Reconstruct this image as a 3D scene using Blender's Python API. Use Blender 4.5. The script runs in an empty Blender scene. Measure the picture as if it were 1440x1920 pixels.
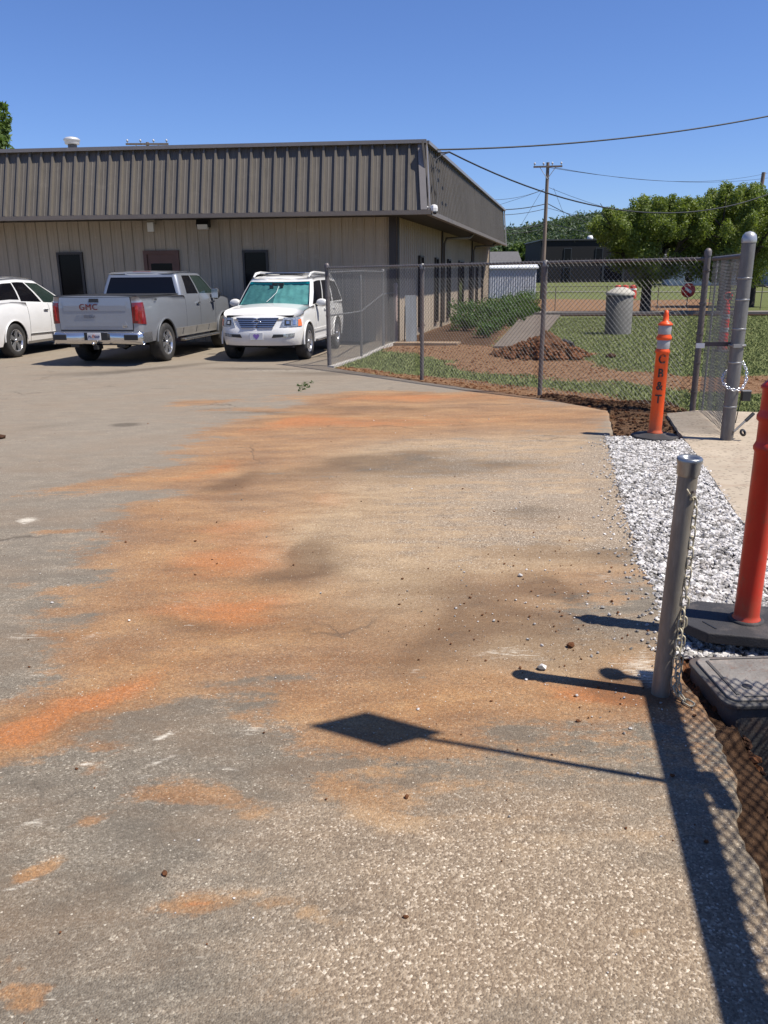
import bpy, math, random
import numpy as np
from mathutils import Vector, Matrix
S = bpy.context.scene
COL = S.collection
R = math.radians

# ------------------------------------------------------------------ camera, sky, sun, exposure
CAM_H = 1.70
cam = bpy.data.cameras.new('camera'); cam_o = bpy.data.objects.new('camera', cam); COL.objects.link(cam_o)
pitch = math.atan(440/1500.); roll = R(0.5)
fv = Vector((0, math.cos(pitch), -math.sin(pitch))); r0 = Vector((1, 0, 0)); u0 = r0.cross(fv)
rv = math.cos(roll)*r0 - math.sin(roll)*u0; uv_ = math.sin(roll)*r0 + math.cos(roll)*u0
M = Matrix((rv, uv_, -fv)).transposed().to_4x4(); M.translation = (0, 0, CAM_H)
cam_o.matrix_world = M
cam.sensor_fit = 'HORIZONTAL'; cam.sensor_width = 36; cam.lens = 37.5
cam.clip_start = .05; cam.clip_end = 6000
S.camera = cam_o

SUN_EL = R(59.5)
sun_xy = Vector((.941, -.337)).normalized()
sun_dir = Vector((sun_xy.x*math.cos(SUN_EL), sun_xy.y*math.cos(SUN_EL), math.sin(SUN_EL)))
W = bpy.data.worlds.new('World'); S.world = W; W.use_nodes = True
nt = W.node_tree; nt.nodes.clear()
sky = nt.nodes.new('ShaderNodeTexSky'); sky.sky_type = 'NISHITA'; sky.sun_disc = False
sky.sun_elevation = SUN_EL; sky.sun_rotation = math.atan2(sun_xy.x, sun_xy.y)
sky.altitude = 0; sky.air_density = 1.0; sky.dust_density = 0.0; sky.ozone_density = 6.0
bg = nt.nodes.new('ShaderNodeBackground'); bg.inputs[1].default_value = .072
wo = nt.nodes.new('ShaderNodeOutputWorld')
tint = nt.nodes.new('ShaderNodeMix'); tint.data_type = 'RGBA'; tint.blend_type = 'MULTIPLY'; tint.inputs[0].default_value = 1
tint.inputs[7].default_value = (.88, .98, 1.32, 1)          # the phone's rendering of the blue
nt.links.new(sky.outputs[0], tint.inputs[6]); nt.links.new(tint.outputs[2], bg.inputs[0]); nt.links.new(bg.outputs[0], wo.inputs[0])
sl = bpy.data.lights.new('sun', 'SUN'); sl.energy = 5.0; sl.angle = R(.53); sl.color = (1, .95, .87)
so = bpy.data.objects.new('sun', sl); COL.objects.link(so)
so.rotation_euler = sun_dir.to_track_quat('Z', 'Y').to_euler(); so.location = (0, 0, 30)
S.view_settings.view_transform = 'Standard'; S.view_settings.look = 'None'
S.view_settings.exposure = 0.5; S.view_settings.gamma = 1.0
S.view_settings.use_curve_mapping = False
S.cycles.max_bounces = 8; S.cycles.transparent_max_bounces = 24

# ------------------------------------------------------------------ helpers
rng = np.random.default_rng(7); random.seed(7)

def _hash(ix, iy, seed):
    n = (ix.astype(np.int64)*374761393 + iy.astype(np.int64)*668265263 + seed*1442695041) & 0x7fffffff
    n = (n ^ (n >> 13))*1274126177 & 0x7fffffff
    n = n ^ (n >> 16)
    return (n & 0xffff)/65535.0
def vnoise(x, y, seed=0):
    ix = np.floor(x); iy = np.floor(y); fx = x-ix; fy = y-iy
    fx = fx*fx*(3-2*fx); fy = fy*fy*(3-2*fy)
    a = _hash(ix, iy, seed); b = _hash(ix+1, iy, seed); c = _hash(ix, iy+1, seed); d = _hash(ix+1, iy+1, seed)
    return (a*(1-fx)+b*fx)*(1-fy) + (c*(1-fx)+d*fx)*fy
def fbm(x, y, seed=0, oct=4):
    s = 0; a = .5; t = 0
    for i in range(oct):
        s = s + a*vnoise(x*2**i, y*2**i, seed+i*17); t += a; a *= .55
    return s/t
def sstep(a, b, x):
    t = np.clip((x-a)/(b-a), 0, 1); return t*t*(3-2*t)

class N:   # tiny node helper
    def __init__(s, name):
        s.m = bpy.data.materials.new(name); s.m.use_nodes = True; s.t = s.m.node_tree
        s.b = s.t.nodes['Principled BSDF']; s.o = s.t.nodes['Material Output']
    def n(s, typ, **k):
        x = s.t.nodes.new(typ)
        for a, v in k.items(): setattr(x, a, v)
        return x
    def l(s, a, b): s.t.links.new(a, b)
    def pos(s):
        g = s.n('ShaderNodeTexCoord'); return g.outputs['Object']
    def geo(s):
        g = s.n('ShaderNodeNewGeometry'); return g.outputs['Position']
    def noise(s, vec, scale, detail=4, rough=.6, out='Fac'):
        x = s.n('ShaderNodeTexNoise'); x.inputs['Scale'].default_value = scale
        x.inputs['Detail'].default_value = detail; x.inputs['Roughness'].default_value = rough
        s.l(vec, x.inputs['Vector']); return x.outputs[out]
    def voro(s, vec, scale, out='Color', feature='F1'):
        x = s.n('ShaderNodeTexVoronoi'); x.feature = feature; x.inputs['Scale'].default_value = scale
        s.l(vec, x.inputs['Vector']); return x.outputs[out]
    def ramp(s, fac, stops, interp='LINEAR'):
        x = s.n('ShaderNodeValToRGB'); x.color_ramp.interpolation = interp
        e = x.color_ramp.elements
        while len(e) < len(stops): e.new(.5)
        for i, (p, c) in enumerate(stops):
            e[i].position = p; e[i].color = (c, c, c, 1) if isinstance(c, (int, float)) else (*c, 1)
        s.l(fac, x.inputs[0]); return x.outputs[0]
    def mix(s, f, a, b, bt='MIX'):
        x = s.n('ShaderNodeMix', data_type='RGBA', blend_type=bt)
        for i, v in ((0, f), (6, a), (7, b)):
            if isinstance(v, (int, float)): x.inputs[i].default_value = v if i == 0 else (v, v, v, 1)
            elif isinstance(v, tuple): x.inputs[i].default_value = (*v, 1)
            else: s.l(v, x.inputs[i])
        return x.outputs[2]
    def math(s, op, a, b=0.0, c=None, clamp=False):
        x = s.n('ShaderNodeMath', operation=op); x.use_clamp = clamp
        for i, v in enumerate((a, b) if c is None else (a, b, c)):
            if isinstance(v, (int, float)): x.inputs[i].default_value = v
            else: s.l(v, x.inputs[i])
        return x.outputs[0]
    def bump(s, h, strength, dist):
        x = s.n('ShaderNodeBump'); x.inputs['Strength'].default_value = strength; x.inputs['Distance'].default_value = dist
        s.l(h, x.inputs['Height']); s.l(x.outputs[0], s.b.inputs['Normal'])
    def scale(s, vec, sc):
        x = s.n('ShaderNodeMapping'); x.inputs['Scale'].default_value = sc; s.l(vec, x.inputs['Vector']); return x.outputs[0]

def mat(name, col, rough=.6, metal=0., var=.12, scale=3., bump=0., bscale=60., coat=0., spec=.5, stretch=(1, 1, 1), dirt=None):
    m = N(name); p = m.scale(m.pos(), stretch)
    lo = tuple(c*(1-var) for c in col); hi = tuple(min(1, c*(1+var)) for c in col)
    c = m.ramp(m.noise(p, scale, 5, .65), [(.3, lo), (.7, hi)])
    if dirt:
        c = m.mix(m.math('MULTIPLY', m.ramp(m.noise(p, dirt[1], 6, .7), [(.5, 0), (.72, 1)]), dirt[2]), c, dirt[0])
    m.l(c, m.b.inputs['Base Color'])
    m.b.inputs['Roughness'].default_value = rough; m.b.inputs['Metallic'].default_value = metal
    m.b.inputs['Coat Weight'].default_value = coat; m.b.inputs['Coat Roughness'].default_value = .04
    m.b.inputs['Specular IOR Level'].default_value = spec
    if bump: m.bump(m.noise(p, bscale, 4), bump, .01)
    return m.m

class MB:
    def __init__(s): s.v = []; s.f = []; s.s = []
    def add(s, vs, fs, smooth=False):
        o = len(s.v); s.v += [tuple(v) for v in vs]; s.f += [tuple(i+o for i in f) for f in fs]; s.s += [smooth]*len(fs); return s
    def box(s, c, d, rz=0., mtx=None):
        x, y, z = d[0]/2, d[1]/2, d[2]/2; cr, sr = math.cos(rz), math.sin(rz)
        vs = []
        for sx, sy, sz in ((-1,-1,-1),(1,-1,-1),(1,1,-1),(-1,1,-1),(-1,-1,1),(1,-1,1),(1,1,1),(-1,1,1)):
            px, py = sx*x, sy*y
            vs.append((c[0]+px*cr-py*sr, c[1]+px*sr+py*cr, c[2]+sz*z))
        if mtx: vs = [mtx @ Vector(v) for v in vs]
        return s.add(vs, [(0,3,2,1),(4,5,6,7),(0,1,5,4),(1,2,6,5),(2,3,7,6),(3,0,4,7)])
    def tube(s, p0, p1, r, n=8, r1=None, caps=True, smooth=True):
        p0 = Vector(p0); p1 = Vector(p1); a = (p1-p0)
        if a.length < 1e-9: return s
        q = a.to_track_quat('Z', 'Y'); r1 = r if r1 is None else r1
        X = q @ Vector((1, 0, 0)); Yv = q @ Vector((0, 1, 0)); vs = []
        for P, rr in ((p0, r), (p1, r1)):
            for i in range(n):
                t = 2*math.pi*(i+.5)/n; vs.append(P + X*rr*math.cos(t) + Yv*rr*math.sin(t))
        s.add(vs, [(i, (i+1) % n, n+(i+1) % n, n+i) for i in range(n)], smooth)
        if caps: s.add(vs[:n], [tuple(range(n))[::-1]]); s.add(vs[n:], [tuple(range(n))])
        return s
    def path(s, pts, r, n=6):
        for a, b in zip(pts[:-1], pts[1:]): s.tube(a, b, r, n, caps=False)
        return s
    def sweep(s, pts, r, n=6, closed=False):
        P = [Vector(p) for p in pts]; k = len(P); vs = []
        up = Vector((0.1, .2, 1)).normalized()
        for i in range(k):
            if closed: t = P[(i+1) % k]-P[i-1]
            else: t = P[min(i+1, k-1)]-P[max(i-1, 0)]
            t.normalize(); X = t.cross(up)
            if X.length < .05: X = t.cross(Vector((1, 0, 0)))
            X.normalize(); Yv = t.cross(X); rr = r[i] if hasattr(r, '__len__') else r
            vs += [P[i] + X*rr*math.cos(2*math.pi*j/n) + Yv*rr*math.sin(2*math.pi*j/n) for j in range(n)]
        fs = []
        for i in range(k if closed else k-1):
            a = i*n; b = ((i+1) % k)*n
            fs += [(a+j, a+(j+1) % n, b+(j+1) % n, b+j) for j in range(n)]
        s.add(vs, fs, True)
        if not closed: s.add(vs[:n], [tuple(range(n))]); s.add(vs[-n:], [tuple(range(n))[::-1]])
        return s
    def lathe(s, prof, c=(0, 0, 0), n=24, axis='z', smooth=True):
        vs = []
        for r, z in prof:
            for i in range(n):
                t = 2*math.pi*i/n; a, b = r*math.cos(t), r*math.sin(t)
                if axis == 'z': vs.append((c[0]+a, c[1]+b, c[2]+z))
                elif axis == 'y': vs.append((c[0]+a, c[1]+z, c[2]+b))
                else: vs.append((c[0]+z, c[1]+a, c[2]+b))
        fs = []
        for k in range(len(prof)-1):
            fs += [(k*n+i, k*n+(i+1) % n, (k+1)*n+(i+1) % n, (k+1)*n+i) for i in range(n)]
        return s.add(vs, fs, smooth)
    def prism(s, poly, z0, z1):
        n = len(poly); vs = [(x, y, z0) for x, y in poly]+[(x, y, z1) for x, y in poly]
        return s.add(vs, [tuple(range(n))[::-1], tuple(range(n, 2*n))]+[(i, (i+1) % n, n+(i+1) % n, n+i) for i in range(n)])
    def quad(s, a, b, c, d): return s.add([a, b, c, d], [(0, 1, 2, 3)])
    def mesh(s, name, m):
        me = bpy.data.meshes.new(name); me.from_pydata(s.v, [], s.f); me.materials.append(m)
        me.polygons.foreach_set('use_smooth', s.s); me.update(); return me
    def build(s, name, m, parent=None, loc=None, bevel=0):
        return link(name, s.mesh(name, m), parent, loc, bevel)

def link(name, me, parent=None, loc=None, bevel=0):
    o = bpy.data.objects.new(name, me); COL.objects.link(o)
    if parent: o.parent = parent
    if loc: o.location = loc
    if bevel:
        b = o.modifiers.new('bevel', 'BEVEL'); b.width = bevel; b.segments = 2; b.limit_method = 'ANGLE'; b.angle_limit = R(40)
    return o
def np_mesh(name, V, F, m, smooth=False):
    me = bpy.data.meshes.new(name); V = np.asarray(V, 'f4'); F = np.asarray(F, 'i4'); k = F.shape[1]
    me.vertices.add(len(V)); me.vertices.foreach_set('co', V.ravel())
    me.loops.add(F.size); me.loops.foreach_set('vertex_index', F.ravel())
    me.polygons.add(len(F)); me.polygons.foreach_set('loop_start', np.arange(0, F.size, k, dtype='i4'))
    me.polygons.foreach_set('use_smooth', np.full(len(F), smooth)); me.materials.append(m)
    me.update(calc_edges=True); return me
def tag(o, label=None, cat=None, group=None, kind=None):
    for k, v in (('label', label), ('category', cat), ('group', group), ('kind', kind)):
        if v: o[k] = v
    return o
def root(name, loc, rz, label, cat, group=None):
    o = bpy.data.objects.new(name, None); COL.objects.link(o); o.location = loc; o.rotation_euler = (0, 0, rz)
    o.empty_display_size = .2
    return tag(o, label, cat, group)
def copy_tree(o, parent=None):
    c = o.copy(); COL.objects.link(c)
    if parent: c.parent = parent
    for ch in [x for x in list(COL.objects) if x.parent == o]: copy_tree(ch, c)
    return c
def text_verts(txt, size, bold=.0):
    cu = bpy.data.curves.new('t', 'FONT'); cu.body = txt; cu.size = size; cu.offset = bold
    cu.align_x = 'CENTER'; cu.align_y = 'CENTER'; cu.extrude = size*.02; cu.resolution_u = 3; cu.space_character = 1.12
    to = bpy.data.objects.new('t', cu); COL.objects.link(to)
    dg = bpy.context.evaluated_depsgraph_get(); me = to.evaluated_get(dg).to_mesh()
    vs = [tuple(v.co) for v in me.vertices]; fs = [tuple(p.vertices) for p in me.polygons]
    to.evaluated_get(dg).to_mesh_clear(); bpy.data.objects.remove(to); bpy.data.curves.remove(cu)
    return vs, fs
def rock(seed, flat=.7):
    r = random.Random(seed); t = (1+5**.5)/2
    vs = [(-1,t,0),(1,t,0),(-1,-t,0),(1,-t,0),(0,-1,t),(0,1,t),(0,-1,-t),(0,1,-t),(t,0,-1),(t,0,1),(-t,0,-1),(-t,0,1)]
    fs = [(0,11,5),(0,5,1),(0,1,7),(0,7,10),(0,10,11),(1,5,9),(5,11,4),(11,10,2),(10,7,6),(7,1,8),(3,9,4),(3,4,2),(3,2,6),(3,6,8),(3,8,9),(4,9,5),(2,4,11),(6,2,10),(8,6,7),(9,8,1)]
    vs = [tuple(c/1.9*r.uniform(.7, 1.2) for c in v) for v in vs]
    return np.array([(x*1.15, y*.9, z*flat) for x, y, z in vs]), np.array(fs)
ROCKS = [rock(i) for i in range(6)]
def scatter(name, P, sz, m, tilt=.6, seed=1, flat=1.):
    """joined loose stones"""
    g = np.random.default_rng(seed); V = []; F = []; o = 0
    P = np.asarray(P); sz = np.asarray(sz)
    for k in range(6):
        idx = np.arange(len(P)) % 6 == k
        p = P[idx]; s_ = sz[idx]; n = len(p)
        if n == 0: continue
        rv_, rf = ROCKS[k]
        a = g.uniform(0, 6.28, n); b = g.uniform(-tilt, tilt, n)
        x = rv_[None, :, 0]*np.cos(b)[:, None]-rv_[None, :, 2]*np.sin(b)[:, None]
        z = rv_[None, :, 0]*np.sin(b)[:, None]+rv_[None, :, 2]*np.cos(b)[:, None]
        y = np.repeat(rv_[None, :, 1], n, 0)
        X = x*np.cos(a)[:, None]-y*np.sin(a)[:, None]; Yv = x*np.sin(a)[:, None]+y*np.cos(a)[:, None]
        vv = np.stack([X*s_[:, None]+p[:, None, 0], Yv*s_[:, None]+p[:, None, 1], z*s_[:, None]*flat+p[:, None, 2]], -1)
        V.append(vv.reshape(-1, 3)); F.append((rf[None]+(np.arange(n)*12)[:, None, None]+o).reshape(-1, 3)); o += n*12
    me = np_mesh(name, np.concatenate(V), np.concatenate(F), m)
    return link(name, me)
def in_poly(x, y, poly):
    ins = np.zeros(x.shape, bool); n = len(poly)
    for i in range(n):
        x1, y1 = poly[i]; x2, y2 = poly[(i+1) % n]
        c = ((y1 > y) != (y2 > y)) & (x < (x2-x1)*(y-y1)/((y2-y1) if y2 != y1 else 1e-9)+x1)
        ins ^= c
    return ins
def sdf(x, y, poly):
    d = np.full(x.shape, 1e9); n = len(poly)
    for i in range(n):
        ax, ay = poly[i]; bx, by = poly[(i+1) % n]
        ex, ey = bx-ax, by-ay; t = np.clip(((x-ax)*ex+(y-ay)*ey)/(ex*ex+ey*ey+1e-12), 0, 1)
        d = np.minimum(d, np.hypot(x-ax-t*ex, y-ay-t*ey))
    return np.where(in_poly(x, y, poly), d, -d)     # positive inside
def set_attr(me, name, arr):
    a = me.attributes.new(name, 'FLOAT_COLOR', 'POINT'); a.data.foreach_set('color', np.asarray(arr, 'f4').ravel())
def grid_faces(nr, nc):
    i = np.arange(nr-1)[:, None]*nc + np.arange(nc-1)[None]
    return np.stack([i, i+1, i+nc+1, i+nc], -1).reshape(-1, 4)
BLOBS = [('G',1.01,4.80,0.491,-0.089,-0.043,-0.223,0.50),('G',0.50,3.89,0.290,-0.160,-0.049,-0.420,0.62),('G',0.20,3.48,0.238,0.150,-0.014,-0.259,0.50),
('G',-0.44,4.79,0.189,0.177,0.033,-0.406,0.60),('G',-0.63,4.42,0.264,0.150,0.018,-0.140,0.50),('G',0.58,7.07,0.599,0.227,-0.026,-0.331,0.40),
('G',1.31,7.36,0.550,-0.021,-0.053,-0.313,0.30),('G',-0.58,7.11,0.800,0.397,0.022,-0.293,0.42),('G',-1.02,3.78,0.193,-0.004,0.028,-0.119,0.40),
('G',1.55,4.79,0.228,0.086,-0.042,-0.141,0.50),('G',-1.34,6.74,0.218,0.332,0.035,-0.189,0.50),('G',-0.10,7.53,0.411,-0.016,0.002,-0.210,0.35),
('G',0.98,3.55,0.341,-0.090,-0.088,-0.359,0.42),('G',1.07,3.08,0.137,-0.002,-0.025,-0.083,0.80),('G',0.76,3.75,0.162,-0.003,-0.019,-0.104,0.40),
('G',-0.27,3.67,0.427,-0.009,0.016,-0.252,0.28),('G',-0.13,10.81,1.448,-0.081,0.002,-0.231,0.40),('G',-1.53,10.44,0.705,-0.038,0.024,-0.173,0.50),
('G',0.12,4.36,0.248,-0.006,-0.007,-0.256,0.22),('G',0.98,4.17,0.140,-0.043,-0.024,-0.110,0.55),('G',-0.13,1.85,0.180,0.003,0.001,-0.028,0.50),
('G',1.09,3.08,0.287,-0.035,-0.031,-0.102,0.50),('G',1.08,5.76,0.239,-0.007,-0.035,-0.198,0.25),('R',-1.40,2.80,0.249,0.216,0.074,-0.177,1.00),
('R',-1.13,3.17,0.277,0.249,0.059,-0.194,0.60),('R',-1.23,3.03,0.199,0.212,0.062,-0.180,0.60),('R',-0.91,3.92,0.426,-0.009,0.057,-0.283,0.70),
('R',-0.82,4.85,0.426,0.123,0.055,-0.363,0.95),('R',-1.07,5.49,0.399,0.130,0.050,-0.285,0.70),('R',-0.42,6.11,0.303,-0.120,0.021,-0.348,0.95),
('R',-0.52,9.78,1.319,-0.067,0.026,-0.536,0.80),('R',0.33,11.79,1.884,-0.114,-0.014,-0.492,0.85),('R',-1.52,9.47,0.619,0.559,0.065,-0.431,0.70),
('R',1.77,10.06,1.205,-0.063,-0.082,-0.484,0.45),('R',0.08,3.05,0.385,-0.045,-0.003,-0.118,0.45),('R',-0.07,2.80,0.232,-0.004,0.003,-0.157,0.45),
('R',0.90,3.04,0.263,-0.032,-0.023,-0.090,1.00),('R',-1.17,4.57,0.489,-0.012,0.063,-0.279,0.40),('R',-1.71,5.85,0.266,0.223,0.062,-0.233,0.50),
('R',-2.42,6.78,0.595,0.465,0.076,-0.230,0.75),('R',-1.66,7.15,0.363,0.365,0.064,-0.296,0.90),('R',-2.66,11.44,0.430,0.127,0.057,-0.257,0.90),
('R',-1.79,10.77,0.800,-0.044,0.036,-0.229,0.60),('R',-2.30,5.34,0.148,0.050,0.029,-0.074,0.80),('R',-1.87,4.28,0.111,0.030,0.026,-0.066,0.60),
('R',-1.77,3.67,0.135,-0.003,0.021,-0.050,0.60),('R',-1.36,3.43,0.117,0.025,0.023,-0.067,0.50),('R',-0.73,2.34,0.167,-0.015,0.016,-0.064,1.05),
('R',-0.53,2.31,0.093,-0.015,0.007,-0.040,0.40),('R',-0.18,2.43,0.133,-0.024,0.004,-0.075,0.75),('R',-0.04,2.36,0.165,-0.029,0.001,-0.088,0.40),
('R',-0.56,1.81,0.077,-0.001,0.008,-0.033,1.90),('R',-0.25,1.81,0.177,0.003,0.002,-0.023,1.00),('R',-0.95,2.24,0.044,-0.001,0.007,-0.022,1.50),
('R',-0.47,2.24,0.025,-0.000,0.005,-0.027,1.30),('R',-1.07,2.02,0.060,0.030,0.013,-0.032,1.10),('R',-1.07,2.62,0.044,-0.001,0.009,-0.028,0.80),
('R',-0.91,1.55,0.045,0.018,0.011,-0.024,1.50),('R',-0.17,1.59,0.159,0.017,0.004,-0.053,0.40),('R',1.01,3.38,0.173,-0.003,-0.029,-0.109,0.35),
('R',0.71,4.81,0.203,-0.005,-0.014,-0.102,0.50),('R',1.11,4.60,0.195,-0.005,-0.029,-0.132,0.30),('R',-0.42,3.13,0.149,-0.088,0.009,-0.076,0.40),
('R',-1.07,2.48,0.031,-0.000,0.018,-0.051,0.40),('R',-0.52,2.87,0.111,-0.022,0.006,-0.037,0.30),('R',-0.96,1.63,0.041,-0.000,0.007,-0.016,0.50),
('R',-0.89,1.88,0.055,0.016,0.009,-0.024,0.25),('R',0.67,1.77,0.029,-0.000,-0.006,-0.019,0.50),('R',-0.65,4.06,0.395,0.096,0.023,-0.165,0.40),
('R',-1.52,3.67,0.134,0.072,0.032,-0.088,0.50),('R',-2.17,4.41,0.096,0.067,0.031,-0.070,0.50),('B',-2.60,5.73,0.083,0.031,0.035,-0.084,1.00),
('B',-0.89,2.70,0.035,0.036,0.004,-0.015,1.00),('B',-1.11,2.50,0.037,0.014,0.005,-0.013,0.90),('B',-1.17,2.17,0.071,0.013,0.004,-0.010,0.90),
('B',-1.09,1.94,0.049,0.048,0.007,-0.015,1.00),('B',-0.84,2.54,0.104,0.048,0.006,-0.023,0.60),('B',-0.86,2.44,0.092,0.006,0.004,-0.016,0.60),
('B',-0.51,2.81,0.087,0.052,0.007,-0.047,0.55),('B',-0.64,1.84,0.180,-0.002,0.004,-0.016,0.28),('B',-0.18,2.84,0.192,-0.003,0.004,-0.073,0.28),
('B',-1.51,3.63,0.098,0.023,0.018,-0.049,0.50),('B',-1.59,3.25,0.132,0.028,0.021,-0.051,0.45),('B',-0.52,1.64,0.127,-0.016,0.005,-0.023,0.35),
('B',-0.93,1.78,0.158,0.043,0.015,-0.038,0.30),('B',1.35,4.33,0.184,-0.004,-0.038,-0.135,0.40),('B',0.61,4.81,0.237,-0.006,-0.011,-0.092,0.30),
('B',-0.51,4.46,0.127,-0.003,0.005,-0.053,0.20),('B',0.59,3.36,0.271,-0.005,-0.013,-0.086,0.50),('B',0.14,3.22,0.142,-0.003,-0.002,-0.060,0.35),
('B',1.14,3.33,0.097,-0.002,-0.048,-0.159,0.50),('B',-0.75,3.02,0.181,-0.003,0.019,-0.089,0.30),('B',-2.09,4.68,0.103,0.074,0.023,-0.058,0.40),
('B',-1.02,3.78,0.044,-0.001,0.008,-0.033,0.60),('B',-2.02,15.49,1.446,-0.113,0.035,-0.277,0.50),('B',-5.23,15.28,1.657,-0.126,0.119,-0.360,0.30),
('B',-0.92,1.66,0.132,0.015,0.007,-0.017,0.40),('B',-1.31,2.37,0.103,0.016,0.011,-0.024,0.35),('B',-0.85,2.23,0.100,0.015,0.005,-0.016,0.30),
('B',1.15,3.20,0.094,-0.002,-0.031,-0.099,0.40),('B',1.54,5.11,0.249,-0.007,-0.063,-0.228,0.30),('B',1.50,6.37,0.480,-0.016,-0.152,-0.689,0.25),
('B',0.52,7.63,0.259,-0.010,-0.010,-0.143,0.40),('B',-0.58,5.17,0.317,0.095,0.014,-0.139,0.25),('B',-1.14,4.07,0.294,-0.007,0.026,-0.105,0.30),
('A',0.27,1.95,0.657,-0.008,-0.053,-0.447,0.75),('A',0.65,1.66,0.440,-0.005,-0.084,-0.273,0.60),('A',-0.04,1.67,0.415,-0.004,0.002,-0.187,0.45),
('A',0.80,2.37,0.403,-0.006,-0.077,-0.271,0.35),('A',0.69,3.39,0.446,-0.009,-0.036,-0.197,0.45),('A',-0.28,2.17,0.342,-0.004,0.018,-0.181,0.35),
('A',0.36,5.14,1.081,-0.030,-0.047,-0.700,0.30),('A',1.71,6.20,0.637,-0.021,-0.302,-1.167,0.35),('A',0.60,6.24,1.289,-0.043,-0.142,-1.548,0.80),
('G',0.21,7.64,0.633,0.262,-0.009,-0.335,0.50),('G',-0.55,4.89,0.094,0.092,0.017,-0.168,0.50),('G',0.88,4.26,0.201,-0.062,-0.031,-0.163,0.40),
('G',-5.75,15.32,1.141,0.485,0.131,-0.362,0.40),('G',-4.45,16.15,1.157,1.286,0.080,-0.300,0.60),('G',-2.48,15.80,1.161,-0.092,0.043,-0.288,0.60),
('G',-0.97,14.96,1.093,-0.083,0.027,-0.432,0.50),('G',-4.06,9.59,0.512,0.336,0.088,-0.221,0.30),('R',1.08,4.80,0.253,-0.088,-0.017,-0.081,0.50),
('R',1.07,3.33,0.097,-0.002,-0.015,-0.053,0.60),('G',1.01,4.17,0.059,-0.058,-0.014,-0.063,1.00),('G',-3.14,9.65,0.132,-0.006,0.034,-0.112,1.20),
('A',1.50,7.83,1.058,-0.044,-0.233,-1.282,0.60),('A',0.11,4.04,0.435,-0.010,-0.013,-0.450,0.45),('A',0.75,5.13,0.861,-0.024,-0.079,-0.578,0.50),
('A',0.93,3.56,0.413,-0.008,-0.084,-0.359,0.60),('A',-0.07,4.93,0.417,-0.011,0.006,-0.538,0.40),('A',0.22,7.88,0.750,-0.031,-0.017,-0.612,0.50),
('B',1.03,6.22,0.513,-0.017,-0.061,-0.393,0.22),('B',-0.27,3.58,0.102,0.046,0.003,-0.048,0.30),('B',-0.59,2.52,0.105,0.058,0.006,-0.033,0.50),
('B',-0.90,2.08,0.104,0.032,0.008,-0.024,0.45),('B',-0.36,2.02,0.127,0.017,0.004,-0.028,0.30),('B',-0.80,1.56,0.114,0.013,0.007,-0.018,0.50),
('B',-0.63,2.00,0.078,0.010,0.004,-0.018,0.40),('B',-1.85,3.61,0.143,0.033,0.027,-0.061,0.50),('A',-0.25,4.94,0.627,-0.017,0.018,-0.430,0.20)]
CLAY = [(-1.24,11.72),(-0.64,12.36),(0.35,12.48),(1.50,12.35),(2.21,11.73),(3.00,10.50),(2.58,8.87),(2.10,6.71),(1.62,4.73),(1.45,3.87),(1.15,2.90),(0.82,2.91),(0.38,2.89),(0.04,2.84),(-0.27,2.88),(-0.46,3.06),(-0.67,3.22),(-0.94,3.25),(-1.08,3.07),(-1.24,2.88),(-1.35,2.67),(-1.52,2.53),(-1.75,2.75),(-1.66,3.08),(-1.62,3.38),(-1.70,3.73),(-1.87,4.16),(-1.92,4.68),(-1.90,5.32),(-1.85,6.24),(-1.99,7.49),(-2.03,8.58),(-1.92,9.21),(-1.58,9.84),(-1.27,10.65)]
DIRT_POLYS = [[(-0.84,16.46),(-1.04,15.88),(-0.17,14.48),(0.63,13.17),(2.20,11.31),(2.89,10.21),(3.43,9.59),(3.96,10.15),(3.72,11.58),(3.34,12.47),(2.53,13.04),(1.70,14.11),(0.71,14.83)],
[(-0.24,20.83),(0.37,22.54),(1.65,22.39),(2.83,21.35),(4.09,22.12),(4.78,19.53),(4.59,17.79),(4.71,15.42),(5.70,14.05),(6.87,14.37),(5.78,12.02),(4.68,12.09),(3.47,13.68),(2.24,14.55),(1.47,15.67),(1.10,18.11),(0.29,19.26)],
[(1.65,22.39),(2.79,20.51),(6.39,36.76),(8.44,50.56),(6.17,40.82),(3.35,29.77),(2.11,26.37)],
[(8.43,62.72),(14.16,63.93),(17.84,59.67),(23.97,60.58),(15.90,40.03),(12.24,40.82),(8.57,39.70),(5.26,38.05)]]
# ------------------------------------------------------------------ the ground
EDGE = [(-6, 1.05), (1.0, 1.04), (1.5, 1.05), (1.86, 1.075), (2.15, 1.14), (2.49, 1.255), (2.84, 1.29), (3.1, 1.31), (3.5, 1.40), (4.16, 1.53), (4.785, 1.62),
        (6.5, 2.0), (8.77, 2.5), (9.06, 2.62), (10.45, 2.95), (11.67, 2.25), (13.66, .63), (16.07, -1.07), (18.0, -.52), (20.8, -.03), (22.55, .36), (24, .4)]
def x_edge(y):
    return np.interp(y, [e[0] for e in EDGE], [e[1] for e in EDGE])

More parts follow.
